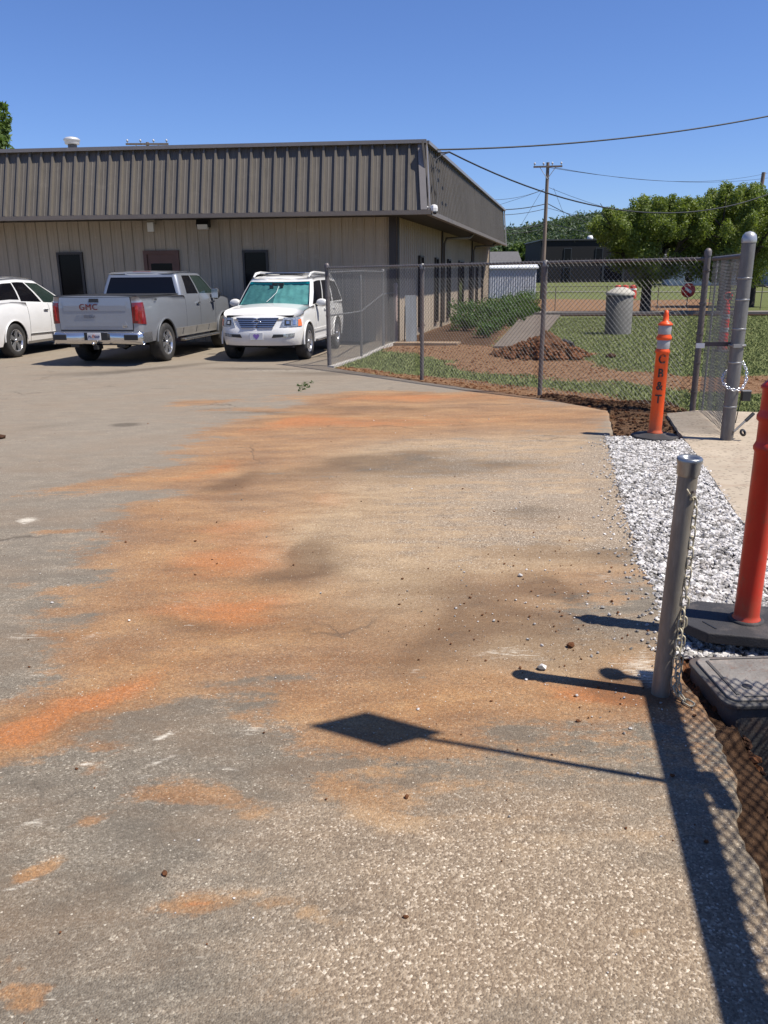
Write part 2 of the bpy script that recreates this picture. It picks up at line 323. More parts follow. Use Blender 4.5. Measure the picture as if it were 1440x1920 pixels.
def asphalt_material():
    m = N('asphalt'); g = m.geo()
    at = m.n('ShaderNodeAttribute', attribute_name='stain'); sp = m.n('ShaderNodeSeparateColor'); m.l(at.outputs['Color'], sp.inputs[0])
    clay, dark, chalk = sp.outputs[0], sp.outputs[1], sp.outputs[2]; beige = at.outputs['Alpha']
    gs = m.scale(g, (1, 1.0, 1)); mp = m.n('ShaderNodeMapping'); mp.inputs['Rotation'].default_value = (0, 0, R(-22)); mp.inputs['Scale'].default_value = (.75, 1.7, 1); m.l(g, mp.inputs['Vector']); gst = mp.outputs[0]
    n1 = m.noise(g, .7, 6, .6); n2 = m.noise(gst, 4, 8, .68); n3 = m.noise(g, 28, 6, .75); nfine = m.noise(g, 150, 3, .7)
    mq = m.n('ShaderNodeMapping'); mq.inputs['Rotation'].default_value = (0, 0, R(-28)); mq.inputs['Scale'].default_value = (.35, 5.0, 1); m.l(g, mq.inputs['Vector'])
    strk = m.math('SUBTRACT', m.noise(mq.outputs[0], 1.3, 6, .72), .5)
    # base aggregate surface
    stones = m.voro(g, 150); sd = m.voro(g, 150, 'Distance'); ss = m.n('ShaderNodeSeparateColor'); m.l(stones, ss.inputs[0])
    small = m.voro(g, 260); s2 = m.n('ShaderNodeSeparateColor'); m.l(small, s2.inputs[0])
    base = m.ramp(ss.outputs[0], [(0, (.105, .088, .07)), (.35, (.17, .145, .118)), (.75, (.245, .214, .178)), (.93, (.37, .335, .285)), (1, (.66, .61, .53))])
    base = m.mix(.4, base, m.ramp(s2.outputs[0], [(0, (.075, .064, .052)), (.5, (.195, .170, .142)), (1, (.42, .38, .32))]))
    base = m.mix(m.ramp(n2, [(.36, .7), (.62, 0)]), base, (.105, .093, .08))
    base = m.mix(m.math('MULTIPLY', m.ramp(m.noise(gst, .9, 7, .72), [(.44, 0), (.66, 1)]), .55), base, (.19, .125, .078))
    spg = m.n('ShaderNodeSeparateXYZ'); m.l(g, spg.inputs[0])
    base = m.mix(m.math('MULTIPLY', m.ramp(m.math('MULTIPLY', m.math('ADD', spg.outputs[1], m.math('MULTIPLY', n1, 3.0)), .1), [(.42, .10), (1.0, 1)]), .48), base, (.315, .275, .235))
    # binder wear: dark tar patches, sparse
    # pinkish beige dust
    bm = m.math('MULTIPLY', m.ramp(m.math('ADD', beige, m.math('MULTIPLY', m.math('ADD', m.math('SUBTRACT', n2, .5), m.math('SUBTRACT', n1, .5)), 1.1)), [(.12, 0), (.85, 1)]), .68)
    bei = m.ramp(ss.outputs[1], [(0, (.17, .125, .092)), (.5, (.30, .232, .172)), (.8, (.40, .325, .25)), (.95, (.60, .51, .42)), (1, (.88, .80, .70))])
    c = m.mix(bm, base, bei)
    # clay film; noise frays its edge
    nn = m.math('ADD', m.math('MULTIPLY', m.math('SUBTRACT', n2, .5), 1.7), m.math('ADD', m.math('MULTIPLY', m.math('SUBTRACT', n3, .5), .9), m.math('MULTIPLY', strk, 1.1)))
    cm = m.math('MULTIPLY', m.ramp(m.math('ADD', clay, nn), [(.20, 0), (.46, .74), (1.0, .97)]), m.ramp(clay, [(.02, .12), (.22, 1)]))
    tone = m.ramp(m.noise(gst, 1.6, 7, .7), [(.30, (.17, .078, .034)), (.43, (.27, .134, .058)), (.55, (.36, .192, .085)), (.68, (.46, .27, .125))])
    tone = m.mix(m.ramp(n3, [(.35, .35), (.62, 0)]), tone, (.19, .095, .048))
    tone = m.mix(m.math('MULTIPLY', m.ramp(ss.outputs[2], [(.80, 0), (1, 1)]), .45), tone, (.45, .33, .21))
    red = m.ramp(m.math('ADD', m.math('SUBTRACT', clay, 1.0), m.math('MULTIPLY', nn, .5)), [(.02, 0), (.42, 1)])
    tone = m.mix(m.math('MULTIPLY', red, .85), tone, (.43, .155, .045))
    grain = m.math('MULTIPLY', cm, m.ramp(m.math('ADD', m.math('MULTIPLY', ss.outputs[1], .5), m.math('MULTIPLY', n3, .7)), [(.25, 1), (.85, .62)]))
    tone = m.mix(m.math('MULTIPLY', m.ramp(m.math('ADD', beige, m.math('MULTIPLY', m.math('SUBTRACT', n2, .5), .5)), [(.1, 0), (.8, 1)]), .85), tone, m.ramp(n2, [(.32, (.225, .158, .098)), (.5, (.36, .265, .17)), (.7, (.47, .36, .24))]))
    gq = m.ramp(m.math('ADD', m.math('MULTIPLY', ss.outputs[0], .6), m.math('MULTIPLY', s2.outputs[1], .4)), [(.15, (.68, .65, .62)), (.5, (1, 1, 1)), (.85, (1.35, 1.35, 1.33))])
    gqm = m.n('ShaderNodeMix', data_type='RGBA', blend_type='MULTIPLY'); gqm.clamp_result = False; gqm.inputs[0].default_value = .8; m.l(tone, gqm.inputs[6]); m.l(gq, gqm.inputs[7]); tone = gqm.outputs[2]
    c = m.mix(grain, c, tone)
    # dark damp
    dm = m.ramp(m.math('ADD', dark, m.math('MULTIPLY', nn, .42)), [(.14, 0), (.62, .85)])
    c = m.mix(m.math('MULTIPLY', dm, .68), c, m.mix(cm, (.065, .055, .047), (.095, .056, .034)))
    # chalk scuffs
    nsc = m.noise(m.scale(g, (.8, 4, 1)), 16, 5, .8)
    wm = m.ramp(m.math('ADD', m.math('MULTIPLY', chalk, .8), m.math('MULTIPLY', m.math('SUBTRACT', nsc, .52), 1.6)), [(.30, 0), (.62, 1)])
    wm = m.math('MULTIPLY', wm, m.ramp(chalk, [(.02, 0), (.2, 1)]))
    c = m.mix(m.math('MULTIPLY', wm, .85), c, (.62, .585, .53))
    # hairline cracks
    wv = m.n('ShaderNodeVectorMath', operation='ADD'); m.l(g, wv.inputs[0])
    wn = m.n('ShaderNodeTexNoise'); wn.inputs['Scale'].default_value = 1.6; wn.inputs['Detail'].default_value = 6; m.l(g, wn.inputs['Vector']); m.l(wn.outputs['Color'], wv.inputs[1])
    cr = m.voro(wv.outputs[0], .42, 'Distance', 'DISTANCE_TO_EDGE')
    cf = m.math('MULTIPLY', m.ramp(cr, [(0, 1), (.004, .6), (.009, 0)]), m.ramp(m.noise(g, .5, 2), [(.52, 0), (.62, .6)]))
    c = m.mix(cf, c, (.06, .05, .045))
    # white grit and dark specks
    v = m.voro(g, 85); vs = m.n('ShaderNodeSeparateColor'); m.l(v, vs.inputs[0]); vd = m.voro(g, 85, 'Distance')
    gr = m.math('MULTIPLY', m.ramp(vs.outputs[0], [(.965, 0), (.97, 1)], 'CONSTANT'), m.ramp(vd, [(.22, 1), (.34, 0)]))
    c = m.mix(m.math('MULTIPLY', gr, .85), c, (.55, .51, .45))
    gd = m.math('MULTIPLY', m.ramp(vs.outputs[1], [(.93, 0), (.94, 1)], 'CONSTANT'), m.ramp(vd, [(.2, 1), (.32, 0)]))
    c = m.mix(m.math('MULTIPLY', gd, .6), c, (.09, .07, .055))
    c = m.mix(1.0, c, (.93, .89, .80), 'MULTIPLY')
    m.l(c, m.b.inputs['Base Color']); m.b.inputs['Roughness'].default_value = .92; m.b.inputs['Specular IOR Level'].default_value = .22
    h = m.math('ADD', m.math('MULTIPLY', m.ramp(sd, [(0, 1), (.6, 0)]), m.math('SUBTRACT', 1.0, m.math('MULTIPLY', cm, .35))), m.math('MULTIPLY', nfine, .6))
    h = m.math('SUBTRACT', h, m.math('MULTIPLY', cf, 1.5))
    m.bump(h, .5, .006)
    return m.m

def make_lot():
    ys = np.concatenate([np.linspace(-6, .9, 14), np.arange(1.0, 8.5, .036), np.arange(8.52, 15, .06), np.arange(15, 23.6, .12)])
    gap = np.concatenate([[-.012, 0, .01], np.arange(.04, 5.5, .042), np.arange(5.6, 13, .09), np.linspace(13.4, 45, 20)])
    Yg, Gp = np.meshgrid(ys, gap, indexing='ij')
    xe = x_edge(ys); amp = np.where(ys < 3.6, .032, np.where(ys < 8.9, .014, .02))
    xe = xe + (fbm(ys*5, ys*0+3, 5)-.5)*2*amp + (fbm(ys*26, ys*0+9, 6)-.5)*amp*.9
    X = xe[:, None]-Gp
    Z = (fbm(X*1.3, Yg*1.3, 31, 3)-.5)*.008 - np.clip(.05-Gp, 0, .05)*.12
    Z[:, 0] = -.14; Z[:, 1] -= .006
    # attribute maps
    nz = (fbm(X*1.1, Yg*2.2, 77, 4)-.5)
    cl = sdf(X, Yg, CLAY); clay = sstep(-.32, .5, cl + nz*1.1)*.66 + (fbm(X*.8, Yg*1.8, 41, 4)-.5)*.35*sstep(0, .5, cl)
    clay = clay + .05*sstep(3.6, 2.4, Yg)*sstep(-1.2, .6, X)+ .26*np.exp(-((Yg-2.75)/.5)**2)*sstep(-.6, .4, X)
    gp_ = (fbm(X*.9, Yg*1.9, 141, 4)-.5)*.9*sstep(0, .6, cl)
    grey_right = .42*sstep(-.9, 1.2, X)*sstep(4.2, 5.2, Yg)*sstep(9.4, 7.4, Yg)*(.55+.9*fbm(X*.8, Yg*1.4, 151, 4))
    clay = clay - grey_right
    ch = {'R': clay, 'G': np.clip(gp_, 0, .6), 'B': np.zeros_like(X), 'A': np.zeros_like(X)+grey_right*1.25}
    wx = X + (fbm(X*2.5, Yg*2.5, 91, 3)-.5)*.22; wy = Yg + (fbm(X*2.5, Yg*2.5, 92, 3)-.5)*.30
    for c, cx, cy, ax, ay, bx, by, s in BLOBS:
        det = ax*by-ay*bx; dx = wx-cx; dy = wy-cy
        u = (dx*by-dy*bx)/det; v = (-dx*ay+dy*ax)/det
        ch[c] += s*np.exp(-(u*u+v*v)*.9)*(.8 if c == 'R' else 1)
    a = np.stack([ch['R'], ch['G'], ch['B'], ch['A']], -1)
    me = np_mesh('parking_lot', np.stack([X, Yg, Z], -1).reshape(-1, 3), grid_faces(len(ys), len(gap))[:, ::-1], asphalt_material(), True)
    set_attr(me, 'stain', a.reshape(-1, 4)); o = link('parking_lot', me); o['kind'] = 'structure'
make_lot()

GRAVEL = [(2.47, 8.7), (2.0, 6.5), (1.62, 4.8), (1.52, 4.1), (1.36, 3.42), (1.9, 3.3), (2.06, 3.35), (2.36, 4.57), (2.53, 5.32), (3.08, 7.77), (3.2, 8.45)]
CONC = [(2.08, 3.3), (2.36, 4.57), (2.53, 5.32), (3.09, 7.77), (3.33, 8.9), (3.62, 10.15), (4.1, 10.36), (5.0, 10.12), (9.5, 9.2), (9.5, 2.8), (5, 1.6), (2.6, 1.4), (2.25, 2.4)]
TRENCH = [(1.16, 1.2), (1.2, 2.1), (1.36, 2.45), (1.38, 2.86), (1.45, 3.2), (2.1, 3.2), (2.2, 2.3), (2.5, 1.2)]
def terrain_z(X, Yg):
    far = sstep(60, 112, Yg)*.85 + sstep(150, 420, np.hypot(X, Yg))*3
    z = -.035 + far + (fbm(X*.5, Yg*.5, 11, 3)-.5)*.05*sstep(9, 14, Yg)
    t = sdf(X, Yg, TRENCH); z = z - sstep(0, .08, t)*.42 + (fbm(X*5, Yg*5, 21, 4)-.5)*.1*sstep(-.02, .05, t)
    ledge = np.exp(-(((X-1.62)/.3)**2+((Yg-2.72)/.07)**2)); z = z + ledge*.11
    pit = sdf(X, Yg, [(2.6, 8.4), (2.6, 10.35), (3.1, 10.5), (3.5, 10.2), (3.3, 8.6)])
    z = z - sstep(-.03, .1, pit)*.05 + sstep(-.1, .1, pit)*(fbm(X*9, Yg*9, 22, 4)-.5)*.06
    # bank of turned clods just past the slab edge, near the fence
    bank = np.exp(-((sdf(X, Yg, [(2.4, 11.6), (3.0, 10.75), (3.9, 10.6), (3.9, 10.9), (3.0, 11.2), (2.4, 11.95)])-.08)/.16)**2)
    z = z + bank*(.05+.10*(fbm(X*7, Yg*7, 23, 4)-.3))
    return z
def ground_material():
    m = N('turf_and_soil'); g = m.geo()
    at = m.n('ShaderNodeAttribute', attribute_name='soil'); sp = m.n('ShaderNodeSeparateColor'); m.l(at.outputs['Color'], sp.inputs[0])
    n1 = m.noise(g, 1.2, 8, .7); n2 = m.noise(g, 9, 8, .75); n3 = m.noise(g, 60, 4, .7)
    gr = m.ramp(n2, [(.28, (.07, .088, .028)), (.5, (.115, .135, .046)), (.75, (.17, .175, .075))])
    gr = m.mix(m.ramp(n1, [(.45, 0), (.7, .6)]), gr, (.12, .10, .045))
    so_ = m.ramp(n2, [(.28, (.085, .045, .024)), (.48, (.19, .105, .055)), (.68, (.32, .20, .115)), (.85, (.43, .31, .20))])
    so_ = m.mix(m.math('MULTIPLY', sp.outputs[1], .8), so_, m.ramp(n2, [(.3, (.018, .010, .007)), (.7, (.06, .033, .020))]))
    f = m.ramp(m.math('ADD', sp.outputs[0], m.math('MULTIPLY', m.math('SUBTRACT', n2, .5), 1.3)), [(.4, 0), (.62, 1)])
    c = m.mix(f, gr, so_)
    m.l(c, m.b.inputs['Base Color']); m.b.inputs['Roughness'].default_value = 1; m.b.inputs['Specular IOR Level'].default_value = .1
    m.bump(m.math('ADD', n2, m.math('MULTIPLY', n3, .4)), .9, .05)
    return m.m
def soil_mask(X, Yg):
    s = np.zeros_like(X)
    for i, p in enumerate(DIRT_POLYS):
        s = np.maximum(s, sstep(-.35, .35, sdf(X, Yg, p)*(.5 if i == 3 else 1) + (fbm(X*1.5, Yg*1.5, 51+i, 4)-.5)*(.8 if i != 1 else 1.6))*(.82 if i == 1 else 1))
    s = np.maximum(s, sstep(-.15, .2, sdf(X, Yg, [(.3, 22.3), (5.8, 46), (8.4, 44.5), (4.2, 28), (2.9, 21.2)])))
    s = np.maximum(s, (Yg < 10.45).astype(float)*(X < 3.8))
    s = np.maximum(s, .9*sstep(.25, -.1, np.abs(sdf(X, Yg, [(4.6, 10.5), (9, 9.6), (30, 9.6), (30, 13), (9, 13.4), (5, 12.6)]))-.0)*0)
    s = np.maximum(s, .75*sstep(-.5, .5, sdf(X, Yg, [(4.6, 12.2), (30, 11.5), (30, 13.4), (5.2, 14.2)]) + (fbm(X*1.2, Yg*1.2, 59, 4)-.5)*2))
    return s
def make_terrain():
    xs = np.concatenate([-np.geomspace(1500, 2, 26), np.arange(-1.9, .9, .15), np.arange(.95, 5.2, .045), np.geomspace(5.3, 40, 90), np.geomspace(42, 1500, 30)])
    ys = np.concatenate([-np.geomspace(1500, 4, 18), np.arange(-3.5, 1.0, .4), np.arange(1.0, 3.5, .035), np.arange(3.6, 8.3, .2), np.arange(8.35, 12.4, .045), np.geomspace(12.5, 130, 190), np.geomspace(134, 2500, 36)])
    Yg, X = np.meshgrid(ys, xs, indexing='ij')
    Z = terrain_z(X, Yg); s = soil_mask(X, Yg)
    dk = (Yg < 5.5)*.9 + np.exp(-((Yg-11)/.6)**2)*(X < 4.2)*.8 + sstep(-.3, .3, sdf(X, Yg, [(.3, 22.3), (5.8, 46), (8.4, 44.5), (4.2, 28), (2.9, 21.2)]))*.95  # first term paints the trench's shade into the soil colour; rest is darker soil
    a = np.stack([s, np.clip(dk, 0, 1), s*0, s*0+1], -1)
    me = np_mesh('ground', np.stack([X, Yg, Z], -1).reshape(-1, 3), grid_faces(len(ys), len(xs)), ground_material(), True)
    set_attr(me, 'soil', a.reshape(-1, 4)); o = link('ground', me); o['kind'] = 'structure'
make_terrain()

def concrete(name, col, var=.14, sp=.5, dusty=(.33, .20, .12)):
    m = N(name); g = m.geo()
    c = m.ramp(m.noise(g, 1.6, 8, .7), [(.3, tuple(x*(1-var) for x in col)), (.7, tuple(x*(1+var) for x in col))])
    c = m.mix(m.ramp(m.noise(m.scale(g, (1, 2.2, 1)), 2.2, 7, .7), [(.5, 0), (.72, sp)]), c, dusty)
    v = m.voro(g, 45); vs = m.n('ShaderNodeSeparateColor'); m.l(v, vs.inputs[0])
    c = m.mix(m.ramp(vs.outputs[0], [(.88, 0), (.9, .5)], 'CONSTANT'), c, (.10, .08, .06))
    c = m.mix(m.math('MULTIPLY', m.noise(g, 140, 3, .8), .35), c, tuple(x*.7 for x in col))
    m.l(c, m.b.inputs['Base Color']); m.b.inputs['Roughness'].default_value = .9; m.b.inputs['Specular IOR Level'].default_value = .2
    m.bump(m.noise(g, 120, 5, .8), .5, .004); return m.m
M_conc = concrete('pale_concrete', (.40, .33, .245), .16, .6, (.26, .17, .11))
M_conc2 = concrete('weathered_concrete', (.20, .18, .155), .2, .3, (.12, .085, .055))
def jag(poly, step, amp, seed):
    out = []; r = random.Random(seed)
    for i, (ax, ay) in enumerate(poly):
        bx, by = poly[(i+1) % len(poly)]; L = math.hypot(bx-ax, by-ay); k = max(1, int(L/step))
        for j in range(k):
            t = j/k; out.append((ax+(bx-ax)*t+r.uniform(-amp, amp), ay+(by-ay)*t+r.uniform(-amp, amp)))
    return out
# two pours of the apron with a joint between them
A1 = [p for p in CONC]
o = MB().prism(jag(A1, .18, .008, 1), -.14, .004).build('concrete_apron', M_conc); o['kind'] = 'structure'
# gravel bed: compacted base and loose crushed stone
GP = np.array(GRAVEL)
M_gbase = mat('gravel_base', (.16, .145, .13), .95, var=.4, scale=40, bump=.8, bscale=80)
o = MB().prism([(2.49, 8.72), (2.02, 6.5), (1.64, 4.8), (1.54, 4.1), (1.42, 3.42), (1.9, 3.3), (2.06, 3.35), (2.34, 4.57), (2.51, 5.32), (3.07, 7.77), (3.2, 8.4)], -.12, -.022).build('gravel_base', M_gbase); o['kind'] = 'structure'
def gravel_mat():
    m = N('crushed_white_stone'); g = m.geo()
    v = m.voro(g, 34); vs = m.n('ShaderNodeSeparateColor'); m.l(v, vs.inputs[0])
    c = m.ramp(vs.outputs[0], [(0, (.09, .08, .07)), (.25, (.22, .205, .185)), (.55, (.42, .395, .37)), (1, (.66, .63, .59))])
    c = m.mix(m.ramp(m.noise(g, 3, 4), [(.55, 0), (.75, .3)]), c, (.26, .19, .135))
    m.l(c, m.b.inputs['Base Color']); m.b.inputs['Roughness'].default_value = .8; m.bump(m.noise(g, 200, 3), .3, .003); return m.m
M_stone = gravel_mat()
def make_gravel():
    n = 24000; x = rng.uniform(1.3, 3.3, n*3); y = rng.uniform(3.25, 8.8, n*3)
    d = sdf(x, y, GRAVEL); ok = d > -.03+rng.exponential(.012, n*3)*0-.0; ok &= d > rng.uniform(-.05, .02, n*3)
    x, y = x[ok][:n], y[ok][:n]
    s = rng.uniform(.009, .017, len(x))*np.where(y < 5, 1.0, 1.0)*np.where(rng.random(len(x)) < .12, 1.45, 1)
    z = -.016+rng.uniform(0, .016, len(x))
    scatter('white_gravel', np.stack([x, y, z], -1), s, M_stone, seed=3)['kind'] = 'stuff'
make_gravel()
M_clod = mat('clay_clod', (.135, .058, .027), 1, var=.45, scale=20, bump=.9, bscale=90, spec=.1)
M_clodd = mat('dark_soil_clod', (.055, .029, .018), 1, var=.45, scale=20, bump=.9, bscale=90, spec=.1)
def strew(name, polys, n, smin, smax, m, seed, zoff=0., sparse=None):
    P = []; g = np.random.default_rng(seed)
    for p, k in polys:
        a = np.array(p); x = g.uniform(a[:, 0].min(), a[:, 0].max(), k*4); y = g.uniform(a[:, 1].min(), a[:, 1].max(), k*4)
        ok = in_poly(x, y, p); P.append(np.stack([x[ok][:k], y[ok][:k]], -1))
    P = np.concatenate(P); s = smin*(smax/smin)**(g.random(len(P))**2.0)
    z = terrain_z(P[:, 0], P[:, 1])+zoff
    scatter(name, np.column_stack([P, z]), s, m, seed=seed)['kind'] = 'stuff'
strew('dark_soil_clods', [(TRENCH, 2600), ([(1.38, 2.62), (1.4, 2.82), (2.0, 2.84), (2.0, 2.62)], 900), ([(2.3, 11.7), (2.95, 10.6), (4.0, 10.4), (4.0, 10.9), (3.0, 11.3), (2.4, 12.1)], 1700), ([(2.62, 8.7), (2.68, 10.3), (3.1, 10.5), (3.5, 10.2), (3.35, 8.8)], 700), (DIRT_POLYS[2], 900)], 0, .005, .03, M_clodd, 5)
strew('clay_clods', [(DIRT_POLYS[1], 3000), (DIRT_POLYS[0], 1800), (TRENCH, 700), ([(1.3, 2.9), (1.36, 3.5), (1.52, 3.6), (1.5, 3.0)], 260)], 0, .006, .034, M_clod, 6)
def lot_grit():
    n = 520; x = rng.uniform(-5, 2.3, n); y = 1.2+rng.random(n)**1.5*9
    xr = rng.normal(.95, .5, 520); yr = rng.normal(3.9, .8, 520); x = np.r_[x, xr]; y = np.r_[y, yr]
    x2 = x_edge(rng.uniform(3, 8, 260)*1.0); 
    ok = (x < x_edge(y)-.02) & (y > 1.1); x, y = x[ok], y[ok]
    s = .0026*(3.6)**(rng.random(len(x))**3)
    gx_y = rng.uniform(3.4, 8.7, 420); gx = x_edge(gx_y)-rng.exponential(.07, 420)-.01; x = np.r_[x, gx]; y = np.r_[y, gx_y]; s = np.r_[s, rng.uniform(.004, .012, 420)]
    half = np.r_[rng.random(len(x)-420) < .5, np.ones(420, bool)]
    scatter('loose_white_grit', np.stack([x, y, s*.3+.002], -1)[half], s[half], M_stone, seed=8)['kind'] = 'stuff'
    scatter('loose_clay_grit', np.stack([x, y, s*.3+.002], -1)[~half], s[~half], M_clod, seed=9)['kind'] = 'stuff'
lot_grit()
# a few larger stones lying on their own
def lone(name, cat, x, y, s, m, label, k=0, z=0.004):
    v, f = ROCKS[k]; me = np_mesh(name, v*s, f, m); o = link(name, me, None, (x, y, z+s*.25)); o.rotation_euler = (0, 0, k*1.3); tag(o, label, cat)
lone('white_stone', 'stone', .705, 3.255, .021, M_stone, 'larger white stone on the stained asphalt just beyond the bollard shadow', 0)
lone('white_stone', 'stone', .80, 4.42, .017, M_stone, 'small white stone alone on the brown asphalt in mid lot', 1)
0 and lone('white_stone', 'stone', .43, 1.94, .012, M_stone, 'tiny white pebble between the two long shadows in the foreground', 2)
lone('clay_clod', 'clod', .885, 3.48, .021, M_clod, 'crumbly red clay clod on asphalt between the post shadows', 3)
lone('clay_clod', 'clod', -.66, 1.98, .011, M_clod, 'flat reddish clay chip on grey foreground asphalt', 4)
lone('dark_clod', 'clod', -4.3, 8.85, .06, M_clodd, 'dark clump of debris on grey asphalt at the left', 5)
lone('dark_clod', 'clod', 5.0, 17.8, .11, M_clodd, 'black clod lying on the grass right of the soil pile', 2, -.03)

# grass blades behind the fence
def make_grass():
    g = np.random.default_rng(12)
    k = 260000; y = 9.6+g.random(k)**1.4*26; x = -1.5+g.random(k)**1.15*(y*.75+4)
    keep = (x > x_edge(y)+.03) & (in_poly(x, y, CONC) == False) & (y > 9.9)
    keep &= ~((x < .42+.23*(y-22.6)) & (y > 22.3)) & ~in_poly(x, y, PATH)
    x, y = x[keep], y[keep]; s = soil_mask(x, y)
    keep = g.random(len(x)) > s*1.25; x, y = x[keep], y[keep]; n = len(x)
    h = g.uniform(.02, .05, n)*(1+.0*y); a = g.uniform(0, 6.28, n); w = g.uniform(.004, .009, n)*(1+y/16)
    z = terrain_z(x, y)-.004; dx = np.cos(a)*w; dy = np.sin(a)*w; lx = g.normal(0, .02, n); ly = g.normal(0, .02, n)
    V = np.stack([np.stack([x-dx, y-dy, z], -1), np.stack([x+dx, y+dy, z], -1), np.stack([x+lx, y+ly, z+h], -1)], 1).reshape(-1, 3)
    m = N('grass_blade'); p = m.geo()
    c = m.ramp(m.noise(p, 7, 5, .7), [(.3, (.125, .15, .05)), (.55, (.20, .225, .085)), (.8, (.31, .30, .15))]); m.l(c, m.b.inputs['Base Color'])
    m.b.inputs['Roughness'].default_value = .8; m.b.inputs['Specular IOR Level'].default_value = .15
    o = link('grass', np_mesh('grass', V, np.arange(n*3).reshape(-1, 3), m.m)); o['kind'] = 'stuff'
PATH = [(2.79, 20.5), (3.9, 20.4), (4.97, 25.0), (8.1, 37.4), (6.4, 37.4)]
make_grass()
o = MB().prism(PATH, -.1, .012).build('brick_path', concrete('path_concrete', (.15, .122, .098), .25, .4, (.12, .075, .045))); o['kind'] = 'structure'
o = MB().prism([(6.4, 37.0), (20.5, 35.1), (20.6, 35.58), (6.4, 37.46)], -.1, .01).build('dark_strip', M_clodd); o['kind'] = 'structure'  # flat dark strip along the near edge of the cross walk
o = MB().prism([(6.0, 37.5), (20.6, 35.6), (20.8, 36.9), (6.1, 38.9)], -.15, .11).build('cross_walk', M_conc2); o['kind'] = 'structure'
o = MB().prism([(.42, 22.2), (.28, 21.6), (1.95, 21.3), (2.1, 21.9)], -.1, .03).build('concrete_pad', concrete('tan_concrete', (.28, .20, .13), .2, .5, (.2, .12, .07))); o['kind'] = 'structure'
# thin concrete footing under the side fence
M_foot = concrete('footing_concrete', (.40, .37, .33), .15, .2, (.2, .14, .09))
o = MB().prism(jag([(-1.09, 16.05), (-.97, 16.03), (-.42, 18.0), (.07, 20.8), (.47, 22.2), (.36, 22.3), (-.05, 20.8), (-.54, 18.0)], .15, .018, 4), -.08, .022).build('footing_strip', M_foot); o['kind'] = 'structure'
# street on the right, beyond the lawn
M_road = mat('street_asphalt', (.13, .127, .122), .9, var=.12, scale=1.5)
def strip(name, a, b, w0, w1, z, m, th=.05):
    a = Vector((*a, 0)); b = Vector((*b, 0)); d_ = (b-a).normalized(); nn = Vector((-d_.y, d_.x, 0)); k = 40; vs = []; fs = []
    for i in range(k+1):
        p = a.lerp(b, i/k)
        for w in (w0, w1):
            q = p+nn*w; vs.append((q.x, q.y, float(terrain_z(np.array([q.x]), np.array([q.y]))[0])+z))
    for i in range(k): fs.append((i*2, i*2+1, i*2+3, i*2+2))
    o = MB().add(vs, fs).build(name, m); o['kind'] = 'structure'; return o
RA, RB = (17.2, 20), (42, 92)
strip('street', RA, RB, 0, -8, .06, M_road)
strip('street_kerb', RA, RB, .02, .2, .10, M_conc2)
strip('far_pavement', RA, RB, -8.6, -10.2, .08, M_conc)
strip('worn_track', (10, 14.5), (30, 36), -.5, -1.6, .03, mat('bare_track', (.18, .12, .072), 1, var=.2, scale=3))
# pale drive in front of the dark building
strip('far_drive', (14, 78), (60, 68), 0, 1.0, .08, M_conc2)
# ------------------------------------------------------------------ metal office building
C0 = Vector((.40, 22.6, 0)); DV = Vector((.2300, .9732, 0)); EF = Vector((-.9959, .090, 0))     # corner, side direction (away), front direction (leftwards)
NF = Vector((-.090, -.9959, 0)); NS = Vector((.9732, -.2300, 0)); ZU = Vector((0, 0, 1))
ZE = 3.26; ZT = 4.87; EAVE = Vector((1.12, 20.92, ZE)); TOPC = Vector((1.06, 22.45-.95, ZT)); SIDE_L = 23.5; FRONT_L = 19.0
def siding(name, col, rough, streak):
    m = N(name); g = m.geo(); c = m.ramp(m.noise(g, .5, 5, .6), [(.3, tuple(x*.9 for x in col)), (.7, tuple(x*1.08 for x in col))])
    st = m.noise(m.scale(g, (7, 7, .35)), 1.0, 6, .7); c = m.mix(m.math('MULTIPLY', m.ramp(st, [(.48, 0), (.7, 1)]), streak), c, tuple(x*.55 for x in col))
    sc = m.noise(m.scale(g, (1.2, 1.2, 3.0)), 1.1, 7, .75); c = m.mix(m.math('MULTIPLY', m.ramp(sc, [(.60, 0), (.64, 1), (.67, 0)]), .22), c, tuple(min(1, x*1.6) for x in col))
    m.l(c, m.b.inputs['Base Color']); m.l(m.math('ADD', rough-.08, m.math('MULTIPLY', st, .2)), m.b.inputs['Roughness']); m.b.inputs['Specular IOR Level'].default_value = .35
    m.bump(m.noise(g, 1.8, 3, .6), .25, .02); return m.m
M_wall = siding('tan_painted_steel', (.42, .345, .26), .5, .4)
M_mans = siding('brown_painted_steel', (.126, .110, .090), .45, .45)
M_trim = mat('bronze_trim', (.16, .13, .105), .4, var=.08, spec=.5)
M_trimd = mat('dark_brown_trim', (.035, .026, .022), .4, var=.1)
M_cope = mat('coping_metal', (.20, .18, .165), .35, var=.08, spec=.6)
M_soff = mat('soffit_brown', (.03, .024, .019), .7, var=.1)
M_glassd = mat('dark_window_glass', (.006, .006, .007), .12, var=.1, spec=.15)
M_roof = mat('roof_membrane', (.3, .29, .27), .9)
M_white = mat('white_plastic', (.72, .70, .66), .45, var=.05)
M_black = mat('black_plastic', (.02, .02, .021), .5, var=.2)
M_doorp = mat('red_brown_paint', (.125, .055, .038), .5, var=.12)
def basis(o_, X, Y_, Z):
    m = Matrix((X, Y_, Z)).transposed().to_4x4(); m.translation = o_; return m
bld = root('office_building', C0, 0, 'long low tan metal building with brown ribbed mansard roof behind the parked vehicles', 'building')
def lm(m): m = m.copy(); m.translation = m.translation - C0; return m
def placed(name, me, m):
    o = link(name, me, bld); o.matrix_local = lm(m); return o
